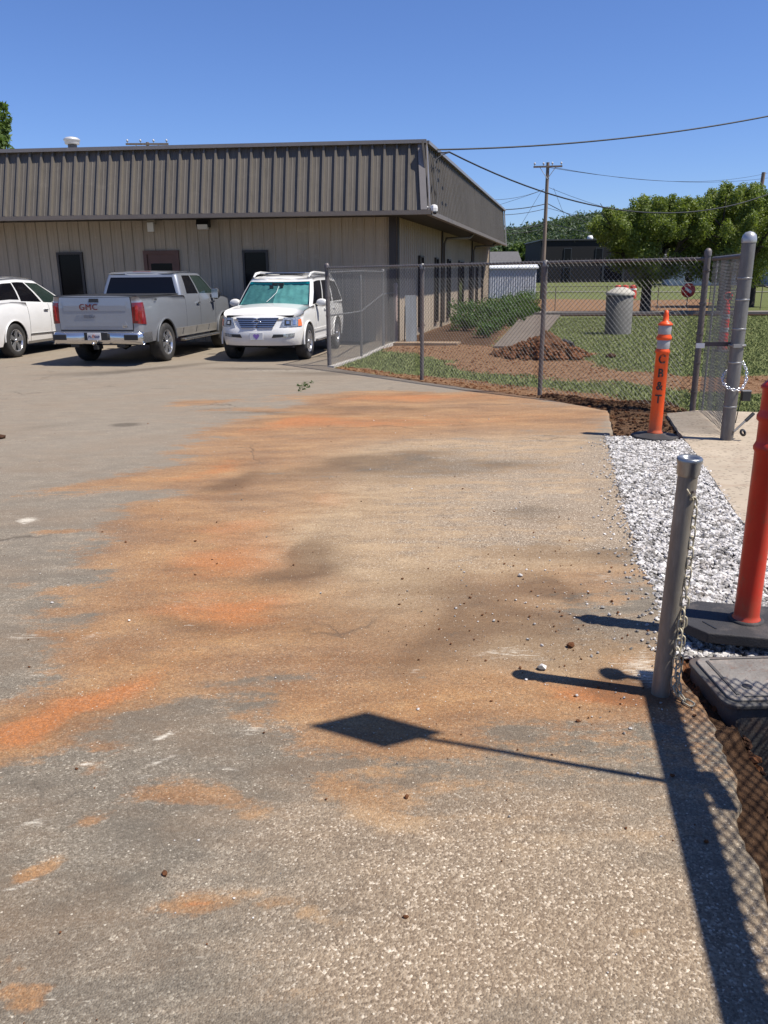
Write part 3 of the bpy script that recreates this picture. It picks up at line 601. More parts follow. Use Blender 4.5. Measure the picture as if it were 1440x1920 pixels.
def panel_mesh(w, h, rib, ribw, minor, m, name):
    """steel panel in x (width), z (height), y = outwards is -y; one edge carries the rib"""
    pts = [(0, 0), (ribw*.22, -rib), (ribw*.78, -rib), (ribw, 0)]
    k = 2; pan = w-ribw
    for i in range(1, k+1):
        c = ribw+pan*i/(k+1); pts += [(c-.016, 0), (c-.008, -minor), (c+.008, -minor), (c+.016, 0)]
    pts.append((w, 0)); n = len(pts); vs = [(x, y, 0) for x, y in pts]+[(x, y, h) for x, y in pts]
    fs = [(i, i+1, n+i+1, n+i) for i in range(n-1)]
    vs += [(pts[1][0], .0, 0), (pts[2][0], .0, 0)]; fs += [(0, 3, 2, 1)]; 
    return MB().add(vs, fs).mesh(name, m)
PW = .305
wp = panel_mesh(PW, ZE+.3, .030, .055, .004, M_wall, 'wall_panel')
for i in range(int(FRONT_L/PW)):     # front wall, right to left; x axis points right
    p = C0 + EF*(PW*(i+1)) - ZU*.1
    placed('wall_panel', wp, basis(p, -EF, -NF, ZU))
for i in range(int(SIDE_L/PW)):
    p = C0 + DV*(PW*i) - ZU*.1
    placed('wall_panel', wp, basis(p, DV, -NS, ZU))
# mansard
tf = (TOPC - EAVE)
def slope_axes(along, nout):
    # in-plane direction up the slope, perpendicular to 'along'
    up = tf - along*tf.dot(along); L = up.length; up = up.normalized(); out = along.cross(up); 
    if out.dot(nout) < 0: out = -out
    return up, out, L
upF, outF, LF = slope_axes(EF, NF); upS, outS, LS = slope_axes(DV, NS)
rp = panel_mesh(PW, LF, .070, .085, .005, M_mans, 'roof_panel')
hipx = tf.dot(-EF)                    # lateral shift of the hip at the top (negative = inwards)
EF_W = EAVE
for i in range(int((FRONT_L+1)/PW)):
    p = EAVE + EF*(PW*(i+1)+.20) + upF*.0
    placed('roof_panel', rp, basis(p, -EF, -outF, upF))
rps = panel_mesh(PW, LS, .045, .07, .005, M_mans, 'roof_panel_side')
SL2 = 22.2
for i in range(int(SL2/PW)-1):
    p = EAVE + DV*(PW*i+.26)
    placed('roof_panel', rps, basis(p, DV, -outS, upS))
# filler triangles next to the hip
mb = MB(); a = EAVE - C0; t = TOPC - C0
mb.add([a, a+EF*.21, a+EF*.21+upF*LF, t], [(0, 1, 2, 3)]); mb.add([a, a+DV*.27, a+DV*.27+upS*LS, t], [(0, 3, 2, 1)])
mb.build('hip_filler', M_mans, bld)
# hip trim: L-shaped strip
def bar(mb_, a, b, w, t_, X, Yv):
    a = Vector(a); b = Vector(b); vs = []
    for P in (a, b):
        for sx, sy in ((-1, -1), (1, -1), (1, 1), (-1, 1)): vs.append(P + X*sx*w/2 + Yv*sy*t_/2)
    mb_.add(vs, [(3, 2, 1, 0), (4, 5, 6, 7), (0, 1, 5, 4), (1, 2, 6, 5), (2, 3, 7, 6), (3, 0, 4, 7)])
mb = MB(); bar(mb, a+EF*.07+outF*.06, t+EF*.07+outF*.06, .16, .03, EF, outF); bar(mb, a+DV*.05+outS*.06, t+DV*.05+outS*.06, .13, .03, DV, outS)
mb.build('hip_trim', M_cope, bld)
# coping along the top, gutter / fascia along the eave
far_e = a + DV*SL2; far_t = t + DV*SL2
def run(name, p, q, w, h, X, m): mb = MB(); bar(mb, p, q, w, h, X, ZU); return mb.build(name, m, bld)
run('coping', t+EF*FRONT_L*1.05+outF*.02+ZU*.02, t-EF*.07+outF*.02+ZU*.02, .24, .085, NF, M_cope)
run('coping', t+DV*.05+outS*.02+ZU*.022, far_t+outS*.02+ZU*.022, .22, .08, NS, M_cope)
run('gutter', a+EF*FRONT_L*1.05+outF*.05-ZU*.055, a-EF*.10+outF*.05-ZU*.055, .14, .10, NF, M_trim)
run('gutter', a+DV*.05+outS*.05-ZU*.057, far_e+outS*.05-ZU*.057, .13, .10, NS, M_trim)
mb = MB(); bar(mb, far_e+outS*.05, far_t+outS*.05, .16, .05, DV, outS); mb.build('end_trim', M_cope, bld)
# far mansard end, soffits, roof deck, back walls
wf = EF*FRONT_L
mb = MB(); zs = Vector((0, 0, ZE-.02)); c = Vector((0, 0, 0))
mb.quad(a*1+ZU*-.03, a+wf*1.05-ZU*.03, c+wf*1.05+zs, c+zs); mb.quad(c+zs, c+DV*(SIDE_L)+zs, far_e-ZU*.03, a-ZU*.03)
mb.build('soffit', M_soff, bld)
mb = MB(); back = DV*SIDE_L
mb.quad(t, far_t, far_t+wf, t+wf+EF*1); mb.build('roof_deck', M_roof, bld)
mb = MB(); mb.quad(c+back, c+back+wf, c+back+wf+ZU*4.9, c+back+ZU*4.9); mb.quad(c+wf, c+wf+back, c+back+wf+ZU*4.9, c+wf+ZU*4.9)
mb.quad(far_e, far_t, far_t+wf, far_e+wf); mb.quad(c+DV*.0-DV*.0+back+zs*0, c+back+zs, far_e, far_e) if False else None
mb.build('rear_wall', M_wall, bld)
# corner trims
mb = MB(); bar(mb, c+EF*.10+NF*.035+ZU*-.1, c+EF*.10+NF*.035+zs, .20, .03, EF, NF); bar(mb, c+DV*.06+NS*.035-ZU*.1, c+DV*.06+NS*.035+zs, .16, .03, DV, NS)
mb.build('corner_trim', M_trimd, bld)
mb = MB(); bar(mb, c+DV*(SIDE_L-.05)+NS*.03, c+DV*(SIDE_L-.05)+NS*.03+zs, .16, .03, DV, NS); mb.build('corner_trim', M_trimd, bld)
# windows on the front, with frames
def front_pt(px, z, off=0.):       # world x on the front wall
    s = (C0.x-px)/.9959; return C0 + EF*s + ZU*z + NF*off
def unit(org, X, out, w, z0, z1, frame_m, pane_m, fw=.06, name='window', sill=True):
    """org: centre on the wall at z=0"""
    q = org-C0; mb = MB()
    h = (z1-z0)
    bar(mb, q-X*(w/2-fw/2)+ZU*z0+out*.03, q-X*(w/2-fw/2)+ZU*z1+out*.03, fw, .10, X, out)
    bar(mb, q+X*(w/2-fw/2)+ZU*z0+out*.03, q+X*(w/2-fw/2)+ZU*z1+out*.03, fw, .10, X, out)
    bar(mb, q-X*(w/2)+ZU*(z1+fw/2)+out*.031, q+X*(w/2)+ZU*(z1+fw/2)+out*.031, .104, fw, out, ZU)
    if sill: bar(mb, q-X*(w/2+.02)+ZU*(z0-fw/2)+out*.035, q+X*(w/2+.02)+ZU*(z0-fw/2)+out*.035, .14, fw, out, ZU)
    f = mb.build(name, frame_m, bld)
    mb = MB(); a_ = q-X*(w/2-fw)+out*.042; b_ = q+X*(w/2-fw)+out*.042
    mb.quad(a_+ZU*z0, b_+ZU*z0, b_+ZU*z1, a_+ZU*z1); mb.quad(a_+ZU*z0-out*.01, a_+ZU*z1-out*.01, b_+ZU*z1-out*.01, b_+ZU*z0-out*.01)
    mb.build('pane', pane_m, f); return f
for px0, px1 in ((-9.04, -8.32), (-3.79, -3.10), (-14.9, -14.1)):
    unit(front_pt((px0+px1)/2, 0), -EF, NF, px1-px0+.02, .55, 2.38, M_trimd, M_glassd)
# door with red-brown frame and small dark light
dx = -6.07; q = front_pt(dx, 0)-C0
f = unit(front_pt(dx, 0), -EF, NF, 1.0, 0, 2.36, M_doorp, M_doorp, .10, 'door', sill=False)
mb = MB(); X = -EF
mb.quad(q-X*.31+ZU*1.2+NF*.047, q+X*.29+ZU*1.2+NF*.047, q+X*.29+ZU*2.12+NF*.047, q-X*.31+ZU*2.12+NF*.047); mb.build('door_window', M_glassd, f)
mb = MB().tube(q+X*.38+ZU*1.3+NF*.06, q+X*.38+ZU*1.3+NF*.12, .03, 10); mb.build('door_handle', M_cope, f)
# wall lights
q = front_pt(-6.23, 3.06)-C0
o1 = MB().box(q+NF*.22, (.17, .10, .24)).build('flood_light', M_white, bld, bevel=.012)
MB().box(q+NF*.12+ZU*.16, (.20, .20, .16)).box(q+NF*.28+ZU*.21, (.26, .3, .05)).build('light_bracket', mat('bracket_tan', (.32, .28, .21), .5), o1)
q = front_pt(-4.80, 3.11)-C0
mb = MB(); mb.add([q+X*sx*.17+NF*o_+ZU*z_ for sx in (-1, 1) for o_, z_ in ((.03, .12), (.2, .12), (.26, .0), (.24, -.04), (.03, -.06))],
   [(0, 1, 6, 5), (1, 2, 7, 6), (2, 3, 8, 7), (4, 0, 5, 9), (0, 4, 3, 2, 1), (5, 6, 7, 8, 9)])
o2 = mb.build('wall_pack_light', M_black, bld)
MB().add([q+X*sx*.14+NF*o_+ZU*z_ for sx in (-1, 1) for o_, z_ in ((.262, -.005), (.235, -.12), (.06, -.13))], [(0, 1, 4, 3), (1, 2, 5, 4), (0, 2, 1), (3, 4, 5)]).build('lens', mat('frosted_lens', (.62, .6, .57), .3), o2)
# side windows (tall dark slots) and downspouts
for v0, v1 in ((3.05, 3.70), (5.95, 6.55), (8.75, 9.35), (11.6, 13.1), (15.2, 15.75), (17.6, 18.2), (19.9, 20.45)):
    unit(C0+DV*(v0+v1)/2, DV, NS, v1-v0, .25, 2.28, M_trimd, M_glassd, .05)
for v in (7.6, 16.1):
    q = DV*v; mb = MB()
    bar(mb, q+NS*.09+ZU*.1, q+NS*.09+ZU*2.85, .10, .08, DV, NS)
    pts = [q+NS*.09+ZU*2.82, q+NS*.16+ZU*3.0, q+DV*.5+NS*.5+ZU*3.03, q+DV*1.0+NS*.85+ZU*3.05, q+DV*1.15+NS*.97+ZU*3.2]
    mb.sweep(pts, .05, 6); mb.build('downspout', M_trim, bld)
    mb = MB(); bar(mb, q-DV*.22+NS*.05, q-DV*.22+NS*.05+zs, .14, .04, DV, NS); mb.build('pilaster_trim', M_trimd, bld)
# roof vent
vp = Vector((-9.2, 26, 4.75)) - C0
vp.z += .05; ve = MB().lathe([(.13, 0), (.13, .80)], vp, 16).build('vent_stack', mat('vent_grey', (.09, .085, .08), .5), bld)
MB().lathe([(.0, .78), (.20, .78), (.21, .80), (.21, .87), (.235, .88), (.235, .92), (.17, .965), (.08, .985), (0, .985)], vp, 20).build('vent_cap', mat('galvanised_cap', (.55, .54, .52), .4, .3), ve)

# security camera under the corner, cable loops
sc = root('security_camera', (1.29, 20.93, 3.30), 0, 'small white box camera at the corner of the mansard eave', 'camera')
MB().lathe([(0, -.10), (.05, -.095), (.09, -.05), (.095, .02), (.08, .08), (.03, .10), (0, .10)], (0, 0, 0), 7, smooth=False).build('housing', M_white, sc)
MB().tube((-.1, .02, .03), (-.26, .06, .05), .035, 10).build('mount', M_white, sc)
MB().lathe([(0, -.13), (.04, -.12), (.05, -.08)], (.02, -.05, 0), 12).build('lens', M_black, sc)
M_cable = mat('black_cable', (.012, .012, .014), .6)
def span(a, b, sag, k=24):
    a = Vector(a); b = Vector(b); return [a.lerp(b, i/k) - ZU*sag*4*(i/k)*(1-i/k) for i in range(k+1)]
def at(px, py, Yd):     # world point on the photo ray at depth Yd, used to read off heights of far things
    d = fv + (px-720)/1500*rv - (py-960)/1500*uv_; t_ = Yd/d.y; return Vector((0, 0, CAM_H)) + d*t_
def wire(name, pts, r, label, group=None, cat='cable'):
    o = MB().sweep(pts, r, 5).build(name, M_cable); tag(o, label, cat, group); return o
m0 = at(806, 281, 22.6)
wire('overhead_cable', span(m0, at(1470, 212, 26.5), .22)+[at(1800, 168, 28), at(2300, 85, 31)], .022, 'thick black service cable running right from the roof corner across the open sky')
wire('overhead_cable', span(at(806, 283, 22.6), at(842, 285, 23.2), .03, 8)+span(at(842, 285, 23.2), at(1470, 352, 34), 1.22, 30)[1:]+[at(1800, 300, 40), at(2300, 200, 50)], .022, 'lower black cable sagging from the roof corner in front of the tree tops')
lp = [at(x, y, yy) for x, y, yy in ((806, 283, 22.4), (809, 292, 22.2), (813, 300, 22.1), (815, 318, 21.95), (819, 345, 21.7), (820, 370, 21.4), (817, 392, 21.2))]
wire('conduit_cable', lp, .013, 'thin black cable hanging loose down the side of the mansard')
lp = [at(x, y, yy) for x, y, yy in ((842, 286, 23.2), (828, 291, 22.6), (816, 300, 22.2), (812, 318, 22.0), (814, 350, 21.7), (817, 375, 21.5), (815, 400, 21.3))]
wire('conduit_cable', lp, .013, 'second loose black cable looping from the service drop over the mansard')
# flat board leaning by the side wall
lb = MB().box((0, 0, .62), (.30, .03, 1.24)).build('grey_board', mat('grey_board', (.21, .225, .235), .7, var=.2, stretch=(6, 6, .4))); lb.location = (.78, 22.05, 0); lb.rotation_euler = (R(-5), 0, R(10))
tag(lb, 'narrow grey board leaning upright beside the building corner', 'board')
for xx, yy, hh, la in ((.60, 22.25, .95, 'thin dark stake just left of the leaning grey board'), (1.02, 22.3, 1.2, 'thin dark stake just right of the leaning grey board')):
    s_ = MB().tube((xx, yy, 0), (xx+.02, yy, hh), .014, 6).build('stake', M_trimd); tag(s_, la, 'stake')

# ------------------------------------------------------------------ chain-link fences
def galv(name, col=(.34, .335, .33), rough=.45, metal=.55, dirt=((.16, .12, .10), 5, .5)):
    m = N(name); p = m.geo(); ps = m.scale(p, (1, 1, .22))
    c = m.ramp(m.noise(ps, 26, 6, .75), [(.3, tuple(x*.72 for x in col)), (.7, tuple(x*1.2 for x in col))])
    c = m.mix(m.math('MULTIPLY', m.ramp(m.noise(ps, dirt[1], 6, .7), [(.48, 0), (.68, 1)]), dirt[2]), c, dirt[0])
    m.l(c, m.b.inputs['Base Color']); m.b.inputs['Metallic'].default_value = metal
    m.l(m.math('ADD', m.math('MULTIPLY', m.noise(ps, 18, 4), .3), rough-.12), m.b.inputs['Roughness'])
    m.bump(m.noise(p, 160, 4, .7), .12, .002); return m.m
M_galv = galv('galvanised_steel', (.25, .245, .235), .45, .35); M_galvd = galv('dark_weathered_steel', (.15, .135, .13), .55, .4, ((.15, .09, .07), 4, .7))
M_wire = galv('fence_wire', (.15, .152, .152), .6, .15); M_wired = galv('fence_wire_shaded', (.10, .105, .11), .6, .1)  # second wire is a darker copy: the back run's shading put into its colour
def fabric(a, b, z0, z1, m, parent, base, cell=.0508, r=.0022):
    a = Vector(a); b = Vector(b); L = (b-a).length; X = (b-a).normalized(); nrm = X.cross(ZU); H_ = z1-z0; half = cell*1.414/2*1.0
    V = []; F = []
    def wire_(u0, w0, u1, w1, side):
        p = a+X*u0+ZU*(z0+w0)-base+nrm*side*.003; q = a+X*u1+ZU*(z0+w1)-base+nrm*side*.003
        dd = (q-p).normalized(); s1 = nrm*r*1.1; s2 = dd.cross(nrm)*r; o = len(V)
        for P in (p, q):
            V.extend([P+s1, P-s1*.5+s2, P-s1*.5-s2])
        F.extend([(o, o+1, o+4, o+3), (o+1, o+2, o+5, o+4), (o+2, o, o+3, o+5)])
    step = cell*1.414; k = int((L+H_)/step)+1
    for i in range(k+1):
        u = i*step
        u0, w0 = (u, 0) if u <= L else (L, u-L); u1, w1 = (u-H_, H_) if u-H_ >= 0 else (0, u)
        if w0 < H_: wire_(u0, w0, u1, w1, 1)
        u0, w0 = (L-u, 0) if u <= L else (0, u-L); u1, w1 = (L-(u-H_), H_) if u-H_ >= 0 else (L, u)
        if w0 < H_: wire_(u0, w0, u1, w1, -1)
    # twisted barbs at the top selvage
    for i in range(int(L/step)):
        p = a+X*(i+.5)*step+ZU*z1-base; o = len(V); t_ = X*random.uniform(-.006, .006)
        V.extend([p+nrm*.004, p-X*.004, p+X*.004, p+ZU*.035+t_]); F.extend([(o, o+1, o+3, o+3), (o+1, o+2, o+3, o+3), (o+2, o, o+3, o+3)])
    F = [f if f[2] != f[3] else f[:3] for f in F]
    return MB().add(V, F).build('chain_link_mesh', m, parent)
def post(mbp, x, y, h, r, z=-.05, cap=True):
    mbp.lathe([(r, z), (r, h)], (x, y, 0), 14)
    if cap: mbp.lathe([(r*1.15, h-.05), (r*1.17, h), (r*1.0, h+r*.55), (r*.6, h+r*1.0), (0, h+r*1.15)], (x, y, 0), 14)
P0, P1, P2, P3 = Vector((-1.069, 16.27, 0)), Vector((.687, 14.18, 0)), Vector((2.361, 12.06, 0)), Vector((4.026, 10.36, 0))
fe = root('chain_link_fence', P0, 0, 'main chain link fence run between the parking lot and the lawn', 'fence')
for P, h, r, m in ((P0, 1.93, .042, M_galvd), (P1, 1.86, .033, M_galvd), (P2, 1.86, .034, M_galvd), (P3, 1.97, .038, M_galvd)):
    mb = MB(); q = P-P0; post(mb, q.x, q.y, h, r)
    o = mb.build('post', m, fe)
    if P in (P1, P2): MB().lathe([(.045, 1.83), (.046, 1.86), (.036, 1.90), (.02, 1.92)], (q.x, q.y, 0), 12).build('loop_cap', M_galv, o)
    if P in (P3, P0):
        b_ = MB()
        for z in (.25, .62, .98, 1.35, 1.75): b_.lathe([(r+.006, z-.012), (r+.008, z), (r+.006, z+.012)], (q.x, q.y, 0), 14); b_.box((q.x-.01, q.y-r-.012, z), (.03, .03, .022))
        b_.build('tension_bands', M_galvd, o)
MB().path([P0*0+ZU*1.885, P1-P0+ZU*1.885, P2-P0+ZU*1.885, P3-P0+ZU*1.885], .0235, 8).build('top_rail', M_galvd, fe)
off = Vector((-.6, -.75, 0)).normalized()*.05*0
for A_, B_ in ((P0, P1), (P1, P2), (P2, P3)):
    dd = (B_-A_).normalized(); nn = Vector((-dd.y, dd.x, 0))*-.035
    fabric(A_+nn, B_+nn, .03, 1.90, M_wire, fe, P0)
# back fence: from the lot corner to the building, with mid rails
Q = [P0, Vector((-.467, 18.0, 0)), Vector((.02, 20.8, 0)), Vector((.36, 22.35, 0))]
fb = root('chain_link_gate_run', P0, 0, 'chain link fence run with a middle rail going back to the building corner', 'fence')
for P, h, r in ((Q[1], 1.72, .028), (Q[2], 1.86, .033), (Q[3], 1.5, .055)):
    mb = MB(); post(mb, (P-P0).x, (P-P0).y, h, r); mb.build('post', M_galv if P is not Q[3] else mat('pinkish_pipe', (.40, .30, .26), .5), fb)
MB().path([ZU*1.80, Q[1]-P0+ZU*1.83, Q[2]-P0+ZU*1.83], .019, 8).build('top_rail', M_galv, fb)
MB().path([ZU*.98, Q[1]-P0+ZU*.99, Q[2]-P0+ZU*1.3, Q[3]-P0+ZU*1.3], .019, 8).build('middle_rail', M_galv, fb)
for A_, B_ in ((Q[0], Q[1]), (Q[1], Q[2]), (Q[2], Q[3])): fabric(A_+Vector((.03, 0, 0)), B_+Vector((.03, 0, 0)), .05, 1.86, M_wired, fb, P0)
# short panel to the big gate post
GPo = Vector((3.668, 8.417, 0))
fs_ = root('chain_link_fence', P3, 0, 'short chain link panel between the fence corner and the tall gate post', 'fence')
A_, B_ = P3+Vector((.05, -.06, 0)), GPo+Vector((.06, .14, 0))
fabric(A_, B_, .02, 1.90, M_wire, fs_, P3); fabric(A_+Vector((.1, 0, 0)), B_+Vector((.10, .1, 0)), .02, 1.88, M_wire, fs_, P3)
MB().path([A_-P3+ZU*1.885, B_-P3+ZU*1.885], .024, 8).build('top_rail', M_galvd, fs_)
MB().tube(A_-P3+Vector((.03, -.06, .02)), A_-P3+Vector((.03, -.06, 1.9)), .012, 6).build('tension_bar', M_galv, fs_)
# gate post
gp = root('gate_post', GPo, 0, 'tall thick galvanised gate post with domed cap and chain wrapped round it', 'post')
mb = MB(); r = .066; mb.lathe([(r, -.05), (r, .35), (r*1.0, .351), (r, 2.0)], (0, 0, 0), 28); mb.build('shaft', galv('gate_post_steel', (.16, .155, .148), .5, .2, ((.10, .075, .06), 2.5, .7)), gp)
MB().lathe([(r*1.05, 2.0), (r*1.08, 2.01), (r*1.08, 2.04), (r*.95, 2.075), (r*.6, 2.10), (0, 2.112)], (0, 0, 0), 28).build('cap', mat('cap_aluminium', (.42, .42, .42), .35, .5), gp)
M_band = galv('band_steel', (.30, .30, .295), .4, .6)
for z in (1.66, 1.45, 1.16, .82, .36):
    MB().lathe([(r+.001, z-.009), (r+.003, z-.007), (r+.003, z+.007), (r+.001, z+.009)], (0, 0, 0), 28).build('band', M_band, gp)
# strap with pale end, hasp, latch box and drop-rod levers
MB().box((-.17, .10, 1.0), (.27, .015, .042), rz=R(-8)).build('strap', mat('dark_strap', (.06, .045, .05), .6), gp)
MB().box((-.335, .12, .985), (.085, .018, .05), rz=R(-8)).build('strap_end', M_white, gp)
MB().lathe([(r+.002, .985), (r+.02, .985), (r+.02, 1.005), (r+.002, 1.005)], (0, 0, 0), 24).box((-.03, -r-.01, .995), (.09, .03, .035)).build('hasp', M_galv, gp)
MB().box((.15, -.0, .47), (.09, .06, .10)).build('latch_box', M_black, gp, bevel=.004)
MB().box((.15, 0, .523), (.094, .064, .012)).build('latch_lid', M_galv, gp)
MB().tube((.10, 0, .42), (.075, 0, .18), .005, 6).build('latch_rod', M_black, gp)
mb = MB(); mb.tube((.04, -.06, .10), (.20, -.02, .24), .012, 8); o = mb.build('lever', M_galv, gp)
MB().tube((.17, -.028, .21), (.255, -.005, .285), .019, 8).build('grip', M_black, o)
mb = MB().lathe([(.02, -.012), (.042, 0), (.02, .012)], (0, 0, 0), 14); o = mb.build('roller', M_black, gp, (.14, -.06, .09)); o.rotation_euler = (R(60), R(30), 0)
# chain links: each one its own part of the chain
def link_mesh(L, w, r, m, name='chain_link'):
    pts = []; k = 5; s_ = L/2-w/2
    for i in range(k+1): t_ = math.pi*i/k; pts.append((w/2*math.cos(t_), 0, s_+w/2*math.sin(t_)))
    for i in range(k+1): t_ = math.pi+math.pi*i/k; pts.append((w/2*math.cos(t_), 0, -s_+w/2*math.sin(t_)))
    return MB().sweep(pts, r, 6, closed=True).mesh(name, m)
def chain(rt, me, pts, pitch_):
    P = [Vector(p) for p in pts]; cum = [0]
    for a_, b_ in zip(P[:-1], P[1:]): cum.append(cum[-1]+(b_-a_).length)
    n = int(cum[-1]/pitch_)
    def ev(s_):
        for i in range(len(P)-1):
            if s_ <= cum[i+1]: return P[i].lerp(P[i+1], (s_-cum[i])/(cum[i+1]-cum[i]))
        return P[-1]
    for i in range(n):
        a_ = ev(i*pitch_); b_ = ev((i+1)*pitch_); d_ = (b_-a_).normalized()
        q = d_.to_track_quat('Z', 'Y') @ Matrix.Rotation(R(90*(i % 2)+20), 3, 'Z').to_quaternion()
        o = link('chain_link', me, rt); o.rotation_mode = 'QUATERNION'; o.rotation_quaternion = q; o.location = (a_+b_)/2
gc = root('steel_chain', GPo+ZU*.6, 0, 'bright steel chain looped loosely round the tall gate post', 'chain')
M_chain = mat('bright_zinc_chain', (.75, .76, .78), .22, .8)
lpts = [(.09, .03, .22), (.115, -.03, .14), (.105, -.07, .04), (.06, -.105, -.03), (0, -.118, -.055), (-.06, -.105, -.045), (-.10, -.06, -.015), (-.115, 0, .03), (-.08, .07, .09), (0, .105, .15), (.07, .07, .2)]
chain(gc, link_mesh(.042, .024, .0045, M_chain), lpts, .030)
# bollard with plastic chain
bo = root('bollard', (1.163, 3.031, 0), 0, 'short weathered galvanised pipe bollard with open cup cap beside the gravel', 'bollard')
bo.rotation_euler = (R(1.5), R(.8), 0)
M_boll = galv('weathered_bollard_steel', (.25, .225, .185), .45, .25, ((.15, .105, .06), 7, .7))
r = .0375
MB().lathe([(r, -.1), (r, .995)], (0, 0, 0), 32).build('pipe', M_boll, bo)
MB().lathe([(r+.001, .955), (r+.006, .965), (r+.0065, 1.0), (r+.010, 1.012), (r+.011, 1.024), (r+.004, 1.03), (r-.003, 1.022), (r-.012, 1.006), (.012, .998), (0, .997)], (0, 0, 0), 36).build('cup_cap', galv('cup_cap_steel', (.33, .345, .355), .28, .75, ((.2, .19, .18), 5, .3)), bo)
MB().tube((.012, -r-.001, .90), (.014, -r-.016, .905), .006, 8).build('hook', M_galvd, bo)
M_pch = mat('ivory_plastic_chain', (.45, .40, .28), .5, var=.1, scale=30, dirt=((.3, .2, .12), 30, .4))
pc = root('plastic_chain', (1.163, 3.031, 0), 0, 'dirty ivory plastic chain hanging down the right side of the bollard', 'chain')
lk = link_mesh(.052, .026, .0036, M_pch)
chain(pc, lk, [(.006, -.055, .905), (.028, -.054, .875), (.047, -.04, .83), (.050, -.036, .5), (.052, -.036, .12), (.054, -.04, .035), (.066, -.07, .012), (.10, -.13, .012)], .0425)
chain(pc, lk, [(.040, -.046, .40), (.034, -.05, .2), (.036, -.05, .06), (.06, -.06, .012)], .0425)

# ------------------------------------------------------------------ orange channelizer posts on rubber bases
def orange(name, col, emitless=True):
    m = N(name); p = m.geo(); c = m.ramp(m.noise(p, 5, 6, .7), [(.3, tuple(x*.80 for x in col)), (.7, col)]); c = m.mix(m.math('MULTIPLY', m.ramp(m.noise(m.scale(p, (1, 1, .4)), 22, 7, .75), [(.54, 0), (.68, 1)]), .45), c, (.20, .10, .055)); sz = m.n('ShaderNodeSeparateXYZ'); m.l(p, sz.inputs[0]); c = m.mix(m.math('MULTIPLY', m.ramp(m.math('ADD', sz.outputs[2], m.math('MULTIPLY', m.noise(p, 14, 5), .25)), [(.14, 1), (.40, 0)]), .6), c, (.24, .115, .06))
    m.l(c, m.b.inputs['Base Color']); m.b.inputs['Roughness'].default_value = .42; m.b.inputs['Specular IOR Level'].default_value = .4
    return m.m
M_or = orange('orange_plastic', (.80, .085, .010)); M_red = orange('faded_red_orange_plastic', (.62, .036, .016))
M_band_w = mat('reflective_grey_band', (.30, .30, .31), .35, var=.1, scale=20)
M_rub = mat('black_rubber', (.028, .026, .027), .75, var=.2, scale=8, bump=.4, bscale=120, dirt=((.16, .13, .11), 6, .5))
def channelizer(loc, r, H_, m, label, bands, base, group='orange channelizer posts', tilt=(0, 0)):
    rt = root('channelizer_post', loc, 0, label, 'traffic post', group); rt.rotation_euler = (tilt[0], tilt[1], 0)
    s_ = H_/1.30
    pr = [(r*1.18, .0), (r*1.2, .02), (r*1.03, .03), (r*1.0, .05), (r*.98, .86*s_), (r*1.10, .87*s_), (r*1.12, .885*s_), (r*1.0, .90*s_), (r*.94, .91*s_), (r*.94, 1.0*s_), (r*1.12, 1.01*s_), (r*1.13, 1.03*s_), (r*.95, 1.05*s_), (r*.94, 1.06*s_), (r*.94, 1.15*s_),
          (r*1.08, 1.155*s_), (r*1.08, 1.165*s_), (r*.75, 1.185*s_), (r*.45, 1.20*s_), (r*.40, 1.25*s_), (r*.32, 1.27*s_), (r*.30, 1.30*s_), (0, 1.305*s_)]
    MB().lathe(pr, (0, 0, .04), 28).build('tube', m, rt)
    if bands:
        for z in (.955, 1.105): MB().lathe([(r*.955, (z-.045)*s_), (r*.96, (z-.044)*s_), (r*.96, (z+.044)*s_), (r*.955, (z+.045)*s_)], (0, 0, .04), 28).build('reflective_band', M_band_w, rt)
    base(rt); return rt
def oct_base(rt):
    pts = [(.235*math.cos(R(22.5+45*i)), .235*math.sin(R(22.5+45*i))) for i in range(8)]
    o = MB().lathe([(.255, 0), (.255, .03), (.235, .036), (.19, .04), (.13, .058), (.09, .06)], (0, 0, -.01), 8).build('rubber_base', M_rub, rt, bevel=.004)
    o.rotation_euler = (0, 0, R(22.5))
def rect_base(rt):
    w, d, c = .30, .20, .10
    poly = [(-w, -d+c), (-w+c, -d), (w-c, -d), (w, -d+c), (w, d-c), (w-c, d), (-w+c, d), (-w, d-c)]
    mb = MB().prism(poly, .0, .052); o = mb.build('rubber_base', M_rub, rt, bevel=.006); o.rotation_euler = (0, 0, R(-14))
    MB().lathe([(.08, .05), (.08, .062), (.066, .064)], (0, 0, 0), 24).build('socket', M_rub, rt)
    g_ = MB().box((-.20, -.06, .053), (.09, .008, .004), rz=R(-70)).build('mould_line', M_black, rt)
ct = channelizer((2.965, 8.62, -.0), .070, 1.30, M_or, 'orange channelizer post with black letters and two grey bands before the fence corner', True, oct_base, tilt=(0, R(.5)))
